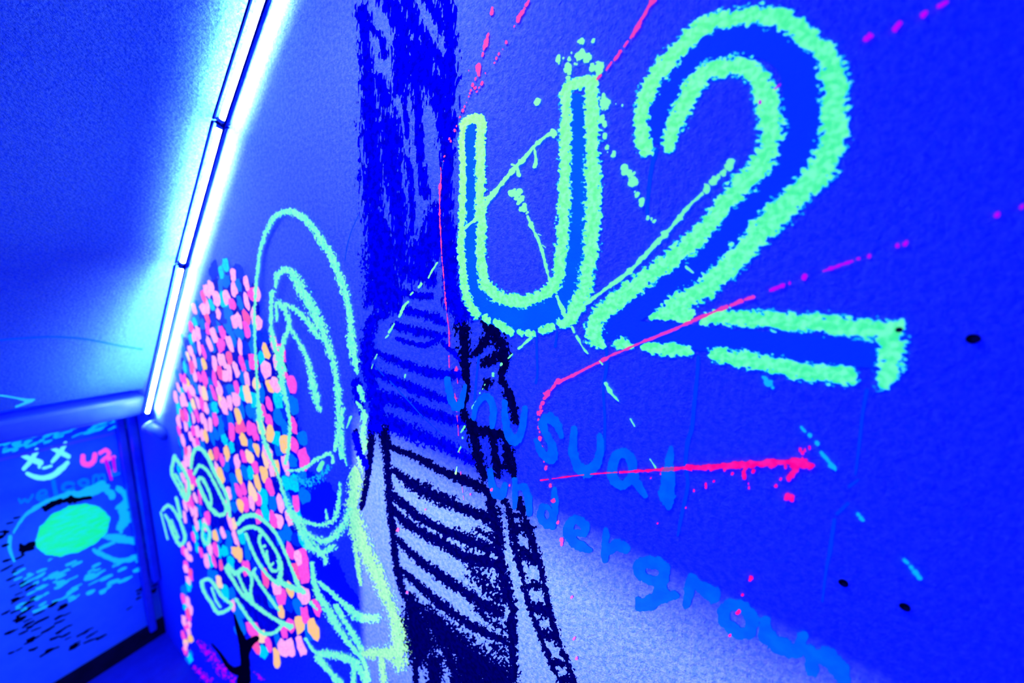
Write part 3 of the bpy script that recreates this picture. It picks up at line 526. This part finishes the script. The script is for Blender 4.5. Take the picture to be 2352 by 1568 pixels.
strokes('rail', [px('N', s) for s in [[(870, 380, 110), (890, 500, 110), (905, 650, 90), (908, 800, 66), (920, 900, 50), (890, 1070, 50), (940, 1180, 70), (970, 1290, 90), (1000, 1400, 90), (1040, 1560, 60)]]], M['ink'], **pp)
strokes('rail', [px('N', s) for s in [[(1040, 430, 80), (1100, 500, 130), (1165, 600, 110), (1190, 740, 80), (1165, 830, 50), (1215, 950, 70), (1255, 1080, 70), (1275, 1160, 50)]]], M['ink'], **pp)
strokes('rung', [px('N', s) for s in [[(1060, 560, 80), (1000, 640, 60), (950, 680, 40)], [(1140, 680, 90), (1040, 730, 80)], [(1070, 870, 70), (1050, 910, 50)]]], M['ink'], **pp)
strokes('rung', [px('N', s) for s in [[(940, 1210, 80), (1080, 1235, 80), (1210, 1270, 80)], [(1210, 1270, 90), (1215, 1400, 90), (1230, 1480, 90), (1255, 1540, 50)], [(1100, 1260, 50), (1120, 1390, 60), (1145, 1540, 66)], [(1140, 1480, 60), (1220, 1480, 60)]]], M['ink'], **pp)
t = empty('painted_ladder', at((1000, 1300)), 'black brushed ladder on the pale patch at the bottom centre', 'painting', 'painted ladders')
pp = dict(R=2.0, t=.15, parent=t, layer=1, cell=1.8, fr=(190, 110), rot=.5)
strokes('rail', [px('O', [(262, 60, 80), (275, 120, 70), (285, 220, 56), (292, 350, 56), (302, 500, 56), (320, 650, 50), (332, 800, 52), (362, 950, 52), (392, 1060, 40)])], M['ink'], **pp)
strokes('rail', [px('O', s) for s in [[(905, 450, 60), (925, 560, 100), (945, 650, 90), (962, 800, 60), (975, 900, 80), (1005, 1040, 84), (1042, 1130, 60), (1030, 1260, 74), (1040, 1400, 62), (1045, 1520, 70)]]], M['ink'], **pp)
for s in [[(300, 150, 36), (450, 210, 54), (600, 290, 58), (720, 340, 66), (860, 405, 64), (890, 440, 40)], [(320, 290, 40), (400, 350, 80), (480, 400, 100), (600, 460, 100), (750, 525, 74), (890, 580, 76)], [(310, 430, 60), (450, 555, 66), (600, 640, 66), (750, 700, 86), (900, 770, 90)], [(320, 540, 70), (450, 640, 74), (600, 720, 74), (750, 810, 78), (900, 850, 90), (980, 880, 66)], [(350, 710, 50), (450, 810, 60), (600, 920, 80), (720, 1000, 74), (830, 1080, 74), (960, 1150, 90)], [(370, 890, 50), (470, 980, 56), (600, 1090, 74), (750, 1200, 64), (880, 1270, 60), (1020, 1335, 54)]]:
    strokes('rung', [px('O', s)], M['ink'], **pp)
strokes('shading', [px('O', s) for s in [[(820, 650, 60), (920, 700, 120), (960, 760, 60)], [(780, 850, 80), (850, 950, 200), (960, 1060, 130)], [(830, 1120, 80), (920, 1210, 120), (1000, 1250, 60)], [(900, 1330, 60), (1000, 1390, 90)]]], M['ink'], R=3.4, t=.5, parent=t, layer=1, cell=1.8, fr=(190, 100), rot=.5)
strokes('dark_mass', [px('O', s) for s in [[(425, 1060, 70), (445, 1140, 120), (470, 1230, 200), (490, 1320, 220), (480, 1400, 140)], [(540, 1170, 120), (640, 1290, 170), (740, 1370, 170), (840, 1450, 170), (960, 1530, 190)], [(760, 1450, 160), (800, 1560, 260), (900, 1600, 200)], [(560, 1440, 130), (575, 1520, 90), (560, 1610, 90)], [(455, 1430, 40), (460, 1600, 34)], [(640, 1380, 60), (680, 1480, 60), (720, 1600, 70)]]], M['ink'], R=2.4, t=-.05, parent=t, layer=1, cell=1.8, fr=(190, 110), rot=.5)  # dark painted mass at the bottom of the ladder
o = strokes('painted_rope', [px('O', s) for s in [[(985, 470, 50), (1030, 580, 56), (1042, 680, 66), (1062, 790, 56), (1092, 900, 44), (1110, 1000, 40), (1142, 1120, 40), (1182, 1220, 40), (1222, 1340, 40), (1272, 1450, 40), (1330, 1570, 44), (1370, 1620, 40)], [(1075, 470, 60), (1110, 580, 56), (1140, 680, 56), (1172, 790, 66), (1210, 900, 44), (1238, 1030, 40), (1258, 1130, 46), (1290, 1250, 50), (1322, 1340, 40), (1362, 1440, 44), (1400, 1540, 44), (1430, 1600, 40)], [(1060, 640, 60), (1130, 650, 80)], [(1090, 770, 60), (1140, 815, 110), (1160, 830, 80)], [(1100, 990, 50), (1190, 985, 80)], [(1170, 1110, 80), (1230, 1135, 100)], [(1210, 1270, 70), (1280, 1290, 100)], [(1280, 1450, 50), (1340, 1450, 70)], [(1330, 1545, 70), (1400, 1550, 60)], [(1020, 560, 40), (1100, 560, 40)]]], M['ink'], R=2.4, t=.16, **dk); tag(o, 'black beaded rope stroke right of the black ladder', 'painting')
o = strokes('painted_contour', [px('O', s) for s in [[(195, 10, 70), (185, 180, 50), (165, 340, 46), (140, 480, 46), (128, 520, 30)], [(95, 60, 40), (125, 180, 44), (150, 250, 40)]]], M['ink'], R=1.4, t=.2, **dk); tag(o, 'dark curved stroke between the portrait neck and the ladder', 'painting')

# ================================================================== PORTRAIT
t = empty('painted_portrait', at((620, 1050)), 'large mural face of cyan outlines and colourful dabs beside the lamps', 'mural')
FACE = [(500, 600), (560, 615), (592, 640), (600, 760), (640, 780), (668, 850), (690, 960), (706, 1060), (700, 1200), (716, 1330), (742, 1430), (700, 1490), (610, 1520), (545, 1455), (500, 1360), (462, 1290), (425, 1200), (408, 1050), (402, 900), (418, 770), (452, 690)]
strokes('base_coat', [], M['base'], polys=[[(cx + (575 - cx) * .05, cy + (1060 - cy) * .05) for cx, cy in FACE]], layer=1, R=2.6, t=.15, cell=2.5, fr=(60, 30), parent=t)
strokes('jaw_fill', [px('L', s) for s in [[(880, 420, 200), (950, 500, 260), (1000, 560, 220)], [(1000, 900, 200), (1060, 1020, 180), (1130, 1100, 160)], [(800, 300, 160), (860, 420, 160)]]], M['base2'], layer=1, R=.5, t=.05, cell=4, parent=t)  # dark-blue painted fill between ear and jaw
cm = dict(R=2.0, t=.28, layer=4, cell=1.6, fr=(170, 130), parent=t)
def part(name, crop, sts, mat='cyanmint', **k):
    kk = dict(cm); kk.update(k); o = strokes(name, [px(crop, s) for s in sts], M[mat], **kk)
    o['_o'] = list(kk['parent']['_o']); ORI.append(o); return o
ear = part('ear_outline', 'K', [[(645, 1340, 56), (632, 1200, 26), (622, 1000, 22), (613, 800, 22), (618, 600, 24), (630, 450, 26), (652, 300, 30), (690, 200, 40), (740, 120, 46), (820, 92, 50), (900, 128, 54), (960, 185, 60), (1010, 265, 62), (1070, 355, 62), (1110, 450, 52), (1150, 560, 62), (1178, 680, 52), (1190, 800, 58), (1200, 900, 66), (1215, 1000, 54), (1228, 1060, 26)], [(645, 1340, 44), (668, 1450, 34), (705, 1568, 32)]])
part('ear_fold', 'K', [[(738, 545, 26), (752, 470, 52), (810, 442, 50), (855, 490, 66), (900, 575, 80), (960, 680, 80), (1010, 780, 78), (1052, 900, 58), (1090, 1010, 46), (1110, 1150, 52), (1120, 1300, 56), (1130, 1430, 46), (1140, 1568, 38)]], R=2.4)
part('ear_fold', 'K', [[(720, 580, 40), (712, 680, 34), (712, 800, 34), (735, 900, 46), (762, 1000, 60), (775, 1120, 52), (800, 1220, 36), (820, 1330, 26), (825, 1430, 26), (810, 1568, 26)], [(742, 640, 26), (745, 750, 26)], [(760, 640, 40), (800, 700, 40), (820, 780, 40), (800, 835, 40), (782, 890, 34), (770, 960, 50), (795, 1040, 34)]], R=2.4)
part('ear_fold', 'K', [[(790, 650, 34), (860, 682, 40), (920, 740, 52), (960, 800, 52), (1005, 845, 40)], [(832, 800, 34), (880, 880, 36), (920, 960, 42), (950, 1060, 48), (975, 1180, 64), (1000, 1280, 38)]], R=2.6, t=.32)
part('jaw', 'L', [[(640, 130, 24), (690, 250, 28), (730, 350, 26), (760, 450, 28), (792, 540, 50), (850, 650, 54), (885, 720, 50), (940, 785, 60), (1000, 830, 50), (1010, 880, 30)], [(800, 560, 40), (870, 620, 34), (960, 645, 36), (1040, 632, 38), (1080, 560, 40), (1092, 400, 20)], [(880, 680, 40), (950, 730, 46), (1030, 735, 56), (1110, 655, 58), (1145, 560, 50)], [(900, 770, 44), (980, 805, 54), (1050, 780, 54)], [(860, 610, 24), (900, 690, 30), (960, 780, 30)]], R=2.6, t=.36)
part('ear_lobe', 'L', [[(790, 330, 14), (880, 322, 26), (960, 265, 28), (1040, 230, 30), (1052, 285, 22)], [(1104, -20, 52), (1082, 100, 36), (1062, 210, 28)], [(1108, 200, 16), (1130, 300, 14)], [(775, 290, 22), (790, 200, 20), (800, 60, 20), (795, -20, 20)], [(1012, 560, 16), (1016, 610, 20)]], 'cyanmint', R=2.4)
part('ear_shading', 'L', [[(800, 350, 100), (880, 400, 130), (960, 380, 120), (1020, 320, 80)]], 'cyan', R=2.6, t=.85, layer=3, fr=(130, 130))
part('earring', 'L', [[(990, 285, 34), (970, 325, 40)]], 'mintline', R=.5, parent=ear)
part('beard', 'K', [[(1240, 1150, 42), (1268, 1225, 30)], [(1230, 1240, 22), (1282, 1330, 36), (1260, 1385, 38), (1272, 1470, 42), (1272, 1540, 22)]], R=2.4)
part('beard', 'L', [[(1230, -20, 40), (1232, 110, 34), (1228, 220, 16)], [(1200, 260, 30), (1215, 320, 24)]], R=2.4)
part('neck', 'L', [[(1185, 340, 90), (1178, 450, 100), (1162, 555, 80), (1182, 640, 116), (1212, 720, 116), (1255, 830, 110), (1302, 920, 104), (1350, 1030, 92), (1392, 1130, 84), (1420, 1220, 94), (1432, 1310, 110), (1436, 1380, 120), (1440, 1460, 100)], [(1168, 680, 30), (1190, 830, 36), (1202, 920, 36), (1216, 995, 20)], [(1225, 1400, 60), (1330, 1392, 86), (1430, 1400, 110)], [(1330, 1410, 50), (1352, 1590, 46)]], 'neck', R=2.3, t=.25)
part('shirt_collar', 'L', [[(930, 870, 34), (940, 960, 36), (962, 1050, 52), (1010, 1120, 66), (1060, 1210, 66), (1110, 1290, 42), (1170, 1370, 36), (1230, 1440, 36), (1255, 1545, 46)], [(970, 980, 28), (1050, 1050, 34), (1130, 1120, 42), (1200, 1180, 80), (1280, 1192, 54), (1305, 1192, 64)], [(1070, 1120, 42), (1120, 1210, 36), (1180, 1310, 50), (1215, 1365, 42)], [(920, 1100, 30), (960, 1140, 14)]])
part('shirt_button', 'L', [[(890, 1310, 22), (950, 1390, 28), (1010, 1402, 66), (1090, 1412, 54), (1180, 1450, 66), (1235, 1535, 54), (1250, 1600, 40)], [(965, 1420, 54), (1022, 1490, 42), (1100, 1570, 42)], [(1172, 1470, 40), (1172, 1600, 40)], [(1040, 1510, 24), (1080, 1590, 24)]])
ln = dict(R=1.0, t=.27)
eye = part('eye', 'L', [[(500, 640, 34), (530, 602, 38), (590, 590, 38), (650, 622, 32), (720, 700, 27), (770, 800, 24), (810, 900, 24), (850, 1000, 38), (882, 1042, 36)], [(505, 690, 34), (560, 660, 34), (620, 672, 34), (680, 740, 27), (730, 820, 26), (752, 900, 32), (742, 970, 40), (790, 1002, 46), (862, 1032, 40)], [(545, 700, 28), (580, 790, 26), (620, 870, 28), (680, 950, 26), (735, 990, 34)]], **ln)
part('iris', 'L', [[(640, 695, 28), (620, 735, 26), (655, 830, 26), (700, 915, 26), (738, 900, 20), (730, 858, 20)], [(655, 770, 22), (632, 775, 18)], [(665, 800, 20), (680, 880, 20), (705, 870, 18)]], parent=eye, **ln)
part('eye', 'L', [[(225, 315, 24), (236, 232, 28), (270, 197, 32), (320, 250, 32), (370, 360, 27), (430, 470, 27), (452, 595, 26)], [(245, 350, 24), (272, 302, 28), (320, 332, 26), (380, 440, 24), (432, 560, 28), (390, 590, 34), (340, 550, 34), (290, 460, 28), (265, 388, 28), (292, 378, 28), (340, 480, 20), (340, 555, 20)]], **ln)
part('nose', 'L', [[(440, 880, 27), (482, 930, 40), (530, 900, 34)], [(430, 900, 34), (470, 970, 27), (522, 1050, 27), (590, 1110, 32), (660, 1160, 32), (720, 1200, 28), (805, 1240, 46)], [(500, 940, 24), (545, 1040, 27), (592, 1108, 26)], [(590, 930, 27), (640, 1010, 27), (690, 1080, 27), (735, 1145, 24)], [(548, 905, 24), (580, 960, 24), (572, 1050, 24), (592, 1110, 24)], [(545, 905, 24), (575, 935, 36), (600, 900, 20)]], **ln)
part('mouth', 'L', [[(488, 1080, 27), (540, 1160, 25), (600, 1240, 25), (650, 1282, 30), (720, 1270, 28), (762, 1222, 26)]], **ln)
part('eyebrow', 'L', [[(130, 245, 26), (112, 342, 26), (152, 425, 24), (200, 500, 34), (212, 400, 26), (172, 312, 24), (130, 250, 24)], [(135, 355, 20), (180, 432, 20), (190, 485, 20)]], **ln)
part('nostril', 'L', [[(60, 560, 22), (92, 532, 24), (132, 572, 22), (172, 655, 24), (190, 730, 28), (160, 765, 28), (122, 700, 24), (92, 620, 22), (75, 590, 20)], [(138, 490, 24), (165, 600, 22)], [(48, 572, 14), (88, 730, 12)], [(110, 620, 16), (150, 720, 18)]], 'cyanmint', **ln)
part('mole', 'L', [[(302, 640, 24), (332, 690, 24), (322, 760, 28), (290, 722, 22), (300, 645, 22)]], 'cyanmint', **ln)
part('lip_corner', 'L', [[(285, 980, 26), (302, 1040, 26), (342, 1100, 26), (382, 1160, 30), (440, 1140, 28), (462, 1110, 26), (410, 1070, 26), (370, 1010, 26), (330, 962, 26), (288, 975, 26)], [(345, 1015, 18), (372, 1090, 18), (395, 1125, 18)]], **ln)
# dabs: a staggered pattern whose size grows towards the viewer
EYES = [px('L', [(500, 630), (540, 590), (600, 585), (680, 660), (760, 800), (850, 1000), (880, 1050), (790, 1010), (700, 980), (600, 860), (540, 710)], 1),
        px('L', [(225, 310), (240, 220), (270, 195), (330, 250), (400, 420), (450, 600), (380, 600), (300, 480), (250, 370)], 1),
        px('L', [(430, 900), (530, 900), (640, 1000), (740, 1150), (800, 1240), (700, 1280), (620, 1260), (540, 1150), (480, 1050)], 1),
        px('L', [(280, 970), (330, 955), (460, 1110), (390, 1170)], 1), px('L', [(300, 480), (400, 610), (440, 640), (420, 700), (330, 600)], 1)]
def inside(p, P):
    r = False
    for k in range(len(P)):
        (ax, ay), (bx, by) = P[k][:2], P[(k + 1) % len(P)][:2]
        if (ay > p[1]) != (by > p[1]) and p[0] < (bx - ax) * (p[1] - ay) / (by - ay) + ax: r = not r
    return r
DABS = []
x = 404.0; coln = 0
while x < 760:
    wd = 9 + max(0, x - 405) * .052; hh = 31 + max(0, x - 405) * .06
    y = 580.0 + (coln % 2) * hh * .5 + random.uniform(0, hh * .5)
    while y < 1530:
        yy = y + random.uniform(-.15, .15) * hh; xx = x + random.uniform(-.22, .22) * wd + (yy - 1000) * .03
        if inside((xx, yy), FACE) and not any(inside((xx, yy), e) for e in EYES) and random.random() < .95: DABS.append((xx, yy, wd * random.uniform(.7, 1.2), hh * random.uniform(.78, 1.2)))
        y += hh * random.uniform(.80, 1.0)
    x += wd * .84; coln += 1
# row down the left cheek and scattered dabs at the jaw
for k in range(34): DABS.append((424 + random.uniform(-4, 14), 1255 + k * 8.5, random.uniform(9, 13), random.uniform(18, 30)))
print('dabs', len(DABS))
def dab(xx, yy, wd, hh, lift):
    n = 12; a = .22 + random.uniform(-.12, .12); P = []
    for k in range(n):
        q = 2 * math.pi * k / n; rr = random.uniform(.72, 1.12)
        ex = math.copysign(abs(math.cos(q)) ** .65, math.cos(q)) * wd / 2 * rr; ey = math.sin(q) * hh / 2 * rr
        P.append((xx + ex * math.cos(a) + ey * math.sin(a), yy + ey * math.cos(a) - ex * math.sin(a)))
    P = np.array(P); return on_wall(P[:, 0], P[:, 1], lift)
DABS.sort(key=lambda d: -d[2] * d[3]); rest = {}
for i, (xx, yy, wd, hh) in enumerate(DABS):
    f = min(1, max(0, (xx - 430) / 260)); low = yy > 1380
    ks, ws = ['palepink', 'cream', 'pinkdab', 'orange', 'rose', 'teal', 'aqua', 'blue'], [.30 - .22 * f, .06 + .06 * f, .20, .02 + .16 * f, .07, .20 + .04 * f, .12, .10]
    k = random.choices(ks, ws)[0]
    if yy < 800 and k in ('orange', 'cream'): k = 'palepink'
    if k in ('teal', 'aqua', 'blue'): wd *= 1.1
    lift = .0008 * (1.4 if k in ('teal', 'blue') else 2 if k == 'aqua' else 2.7) + (i % 16) * .00003
    v = dab(xx, yy, wd, hh, lift)
    if i < 300: link('dab', v, [tuple(range(12))], DAB[k], t)
    else: rest.setdefault(k, []).append(v)
allv = []; fcs = []; mi = []; names = list(rest)
for q, k in enumerate(names):
    for v in rest[k]: fcs.append(tuple(range(len(allv) * 12, len(allv) * 12 + 12))); allv.append(v); mi.append(q)
if allv:
    o = link('small_dabs', np.vstack(allv), fcs, DAB[names[0]], t); o['kind'] = 'stuff'
    for k in names[1:]: o.data.materials.append(DAB[k])
    for p, q in zip(o.data.polygons, mi): p.material_index = q
# violet speckle at the jaw and the black tree
o = strokes('paint_speckle', [px('L', s) for s in [[(200, 1290, 60), (200, 1400, 60)], [(260, 1330, 80), (330, 1400, 140), (400, 1480, 150), (470, 1560, 120)], [(240, 1470, 60), (330, 1560, 140)], [(590, 1490, 40), (640, 1560, 60)]]], M['magenta'], R=2.6, t=.95, layer=2, cell=2.2, fr=(110, 70)); tag(o, 'violet speckles on the wall left of the black painted tree', 'paint speckle'); o['kind'] = 'stuff'
o = strokes('painted_tree', [px('L', s) for s in [[(478, 1170, 12), (495, 1240, 30), (522, 1320, 50), (535, 1400, 56), (540, 1480, 60), (530, 1560, 90)], [(605, 1310, 40), (560, 1340, 60), (540, 1400, 50)], [(540, 1470, 50), (490, 1500, 50), (440, 1470, 30), (395, 1400, 18), (345, 1340, 8)]]], M['black'], R=.4, t=.1, layer=3, cell=2); tag(o, 'black painted tree with a forked trunk at the foot of the mural', 'painting')

# ================================================================== FAR WALL
en = dict(surf=on_end, R=.5, t=.02, cell=1.4, fr=(40, 40), layer=2)
t = empty('painted_smiley', at((105, 1060), on_end), 'mint smiley with crossed-out eyes on the far wall', 'painting')
strokes('eye', [px('H', [(215, 930, 40), (300, 968, 50), (385, 1000, 56)]), px('H', [(350, 880, 42), (300, 970, 50), (225, 1058, 34)]), px('H', [(378, 1000, 30), (372, 1042, 28)])], M['icy'], parent=t, **en)
strokes('eye', [px('H', [(488, 858, 34), (570, 900, 50), (648, 942, 44)]), px('H', [(622, 815, 36), (570, 900, 50), (497, 990, 32)])], M['icy'], parent=t, **en)
strokes('nose', [px('H', [(410, 1052, 22), (440, 1045, 26)]), px('H', [(455, 1040, 22), (485, 1030, 24)])], M['icy'], parent=t, **en)
strokes('mouth', [px('H', [(258, 1100, 34), (320, 1130, 42), (420, 1145, 48), (520, 1110, 54), (590, 1050, 56), (640, 1000, 40)])], M['icy'], parent=t, **en)
o = strokes('painted_letter', [px('H', [(785, 940, 46), (790, 1000, 50), (840, 1018, 54), (890, 980, 50), (897, 922, 44)])], DAB['pinkdab'], **en); tag(o, 'small pink letter U on the far wall', 'letter', 'small pink characters on the far wall')
t = empty('painted_numeral', at((245, 1050), on_end), 'small pink numeral 2 with drips on the far wall', 'numeral', 'small pink characters on the far wall')
strokes('figure', [px('H', [(950, 908, 38), (1000, 880, 40), (1035, 910, 40), (1010, 950, 38), (965, 985, 34), (1030, 965, 36), (1080, 945, 34)])], DAB['pinkdab'], parent=t, **en)
strokes('drip', [px('H', [(1005, 985, 34), (1030, 1060, 30), (1055, 1155, 24)])], M['magenta'], parent=t, **en)
strokes('drip', [px('H', [(1073, 955, 28), (1088, 1075, 28)])], M['magenta'], parent=t, **en)
g = 'letters of the word welcome'; ek = dict(surf=on_end, cell=1.2, R=.3, t=0, layer=1)
for lb, sts in [('faint blue letter w, first of the word welcome on the far wall', [[(180, 1345, 26), (202, 1380, 26), (235, 1345, 24), (262, 1372, 26), (312, 1305, 24)]]),
   ('faint blue letter e, second of the word welcome', [[(350, 1325, 26), (440, 1298, 26), (425, 1262, 26), (375, 1278, 28), (350, 1325, 28), (385, 1352, 28), (455, 1328, 26)]]),
   ('faint blue letter l, third of the word welcome', [[(505, 1172, 40), (518, 1240, 42), (532, 1300, 40)]]),
   ('faint blue letter c, fourth of the word welcome', [[(695, 1200, 32), (640, 1190, 32), (597, 1222, 34), (605, 1258, 34), (650, 1265, 34), (697, 1240, 30)]]),
   ('faint blue letter o, fifth of the word welcome', [[(745, 1185, 32), (790, 1158, 32), (835, 1175, 32), (822, 1212, 32), (775, 1218, 32), (745, 1185, 32)]]),
   ('faint blue letter m, sixth of the word welcome', [[(885, 1192, 28), (890, 1130, 28), (930, 1122, 28), (938, 1180, 26)], [(938, 1130, 26), (982, 1112, 28), (998, 1168, 26)]]),
   ('faint blue letter e, last of the word welcome', [[(1040, 1110, 20), (1098, 1082, 22), (1075, 1062, 20), (1042, 1095, 22), (1075, 1122, 24), (1130, 1100, 22)]])]:
    letter(lb, [px('H', s) for s in sts], g, mat='welcome', **ek)
t = empty('painted_eye', at((170, 1215), on_end), 'giant painted eye with a bright green iris on the far wall', 'painting')
M['iris'] = paint('green_iris', (.1, .5, .2), (.0, .85, .12), None, (.0, .75, .55), sc=14, stretch=(1, 1, 3))
strokes('iris', [], M['iris'], parent=t, polys=[px('J', [(158, 945), (175, 885), (225, 828), (300, 790), (370, 778), (440, 793), (485, 840), (472, 905), (420, 955), (350, 990), (270, 1012), (200, 1004), (165, 975)], 1)], **en)
ee = dict(en); ee.update(R=1.0, t=.25, fr=(24, 36))
strokes('eyelid', [px('J', s) for s in [[(60, 905, 14), (110, 832, 18), (200, 772, 20), (300, 742, 34)], [(45, 925, 20), (42, 975, 22), (62, 1030, 16)]]], M['cyan'], parent=t, **ee)
strokes('eyelid', [px('J', s) for s in [[(310, 740, 40), (390, 728, 54), (450, 705, 60), (490, 740, 50)], [(520, 712, 34), (560, 750, 36), (540, 800, 70), (550, 850, 60), (530, 890, 44)], [(600, 750, 34), (560, 790, 50)]]], M['cyan'], parent=t, **ee)
strokes('lash', [px('J', s) for s in [[(455, 920, 28), (520, 932, 46), (600, 945, 40), (655, 938, 26)], [(415, 985, 26), (480, 1018, 28), (560, 1030, 24), (662, 980, 14)], [(440, 975, 20), (500, 950, 20)]]], M['cyan'], parent=t, **ee)
for s in [[(200, 800, 34), (260, 770, 40), (320, 760, 30)], [(100, 985, 60), (140, 970, 50)], [(330, 765, 26), (400, 755, 20)]]: strokes('black_stroke', [px('J', s)], M['black'], parent=t, **{**ee, 'R': 1.6})  # black brush strokes around the iris
def dashes(crop, poly_, n, slope, lw, ww):
    P = px(crop, poly_, 1); xs = [p[0] for p in P]; ys = [p[1] for p in P]; out = []
    while len(out) < n:
        x, y = random.uniform(min(xs), max(xs)), random.uniform(min(ys), max(ys))
        if inside((x, y), P):
            l = random.uniform(*lw); w_ = random.uniform(*ww); s_ = slope + random.uniform(-.12, .12)
            out.append([(x - l / 2, y - s_ * l / 2, w_), (x, y + random.uniform(-1, 1), w_ * 1.2), (x + l / 2, y + s_ * l / 2, w_ * .7)])
    return out
o = strokes('brush_marks', dashes('J', [(80, 1080), (230, 1020), (440, 1040), (640, 1000), (620, 1070), (500, 1160), (270, 1220), (80, 1270)], 75, -.5, (8, 26), (4, 9)), M['cyan'], **ee); tag(o, 'cyan brush dashes under the giant eye on the far wall', 'brush marks'); o['kind'] = 'stuff'
o = strokes('brush_marks', dashes('J', [(0, 1010), (90, 1000), (150, 1110), (360, 1270), (330, 1330), (560, 1340), (100, 1480), (40, 1450)], 60, -.5, (12, 34), (3.5, 7.5)) + dashes('J', [(0, 820), (80, 820), (60, 1180), (0, 1200)], 12, -.3, (10, 20), (4, 8)) + dashes('J', [(540, 1230), (680, 1060), (690, 1160), (570, 1260)], 12, -.6, (6, 16), (3, 5)), M['black'], **ee); tag(o, 'black brush dashes low on the far wall', 'brush marks'); o['kind'] = 'stuff'
o = strokes('brush_marks', dashes('H', [(0, 700), (200, 655), (900, 545), (1210, 490), (1200, 660), (800, 730), (400, 820), (0, 930)], 85, -.4, (8, 26), (3, 8)), M['cyan'], **ee); tag(o, 'cyan brush dashes along the band under the far beam', 'brush marks'); o['kind'] = 'stuff'
o = strokes('paint_streak', [px('H', s) for s in [[(0, 795, 22), (120, 775, 36), (180, 735, 26)], [(180, 750, 26), (260, 735, 24)], [(270, 700, 26), (340, 690, 30)], [(310, 645, 18), (400, 645, 26), (430, 655, 20)], [(490, 665, 16), (520, 655, 14)]]], M['pink'], **en); tag(o, 'small pink streak on the band under the far beam', 'paint streak')
ce = dict(surf=on_ceiling, R=.4, t=.1, cell=1.5, fr=(40, 40), layer=2)
o = strokes('painted_arrow', [px('H', [(-20, 362, 18), (60, 370, 20), (160, 388, 18), (250, 408, 34), (325, 402, 22)]), px('H', [(300, 415, 30), (230, 440, 26), (150, 470, 22)])], M['cyan'], **ce); tag(o, 'cyan painted arrow tip on the sloping ceiling above the beam', 'painting')
o = strokes('paint_streak', [px('I', [(-10, 1532, 10), (100, 1522, 10), (220, 1516, 11), (330, 1520, 10), (430, 1534, 9), (540, 1556, 8), (640, 1572, 8)])], M['faint'], **ce); tag(o, 'thin faint arc line across the sloping ceiling', 'paint streak')
for o in ORI: del o['_o']
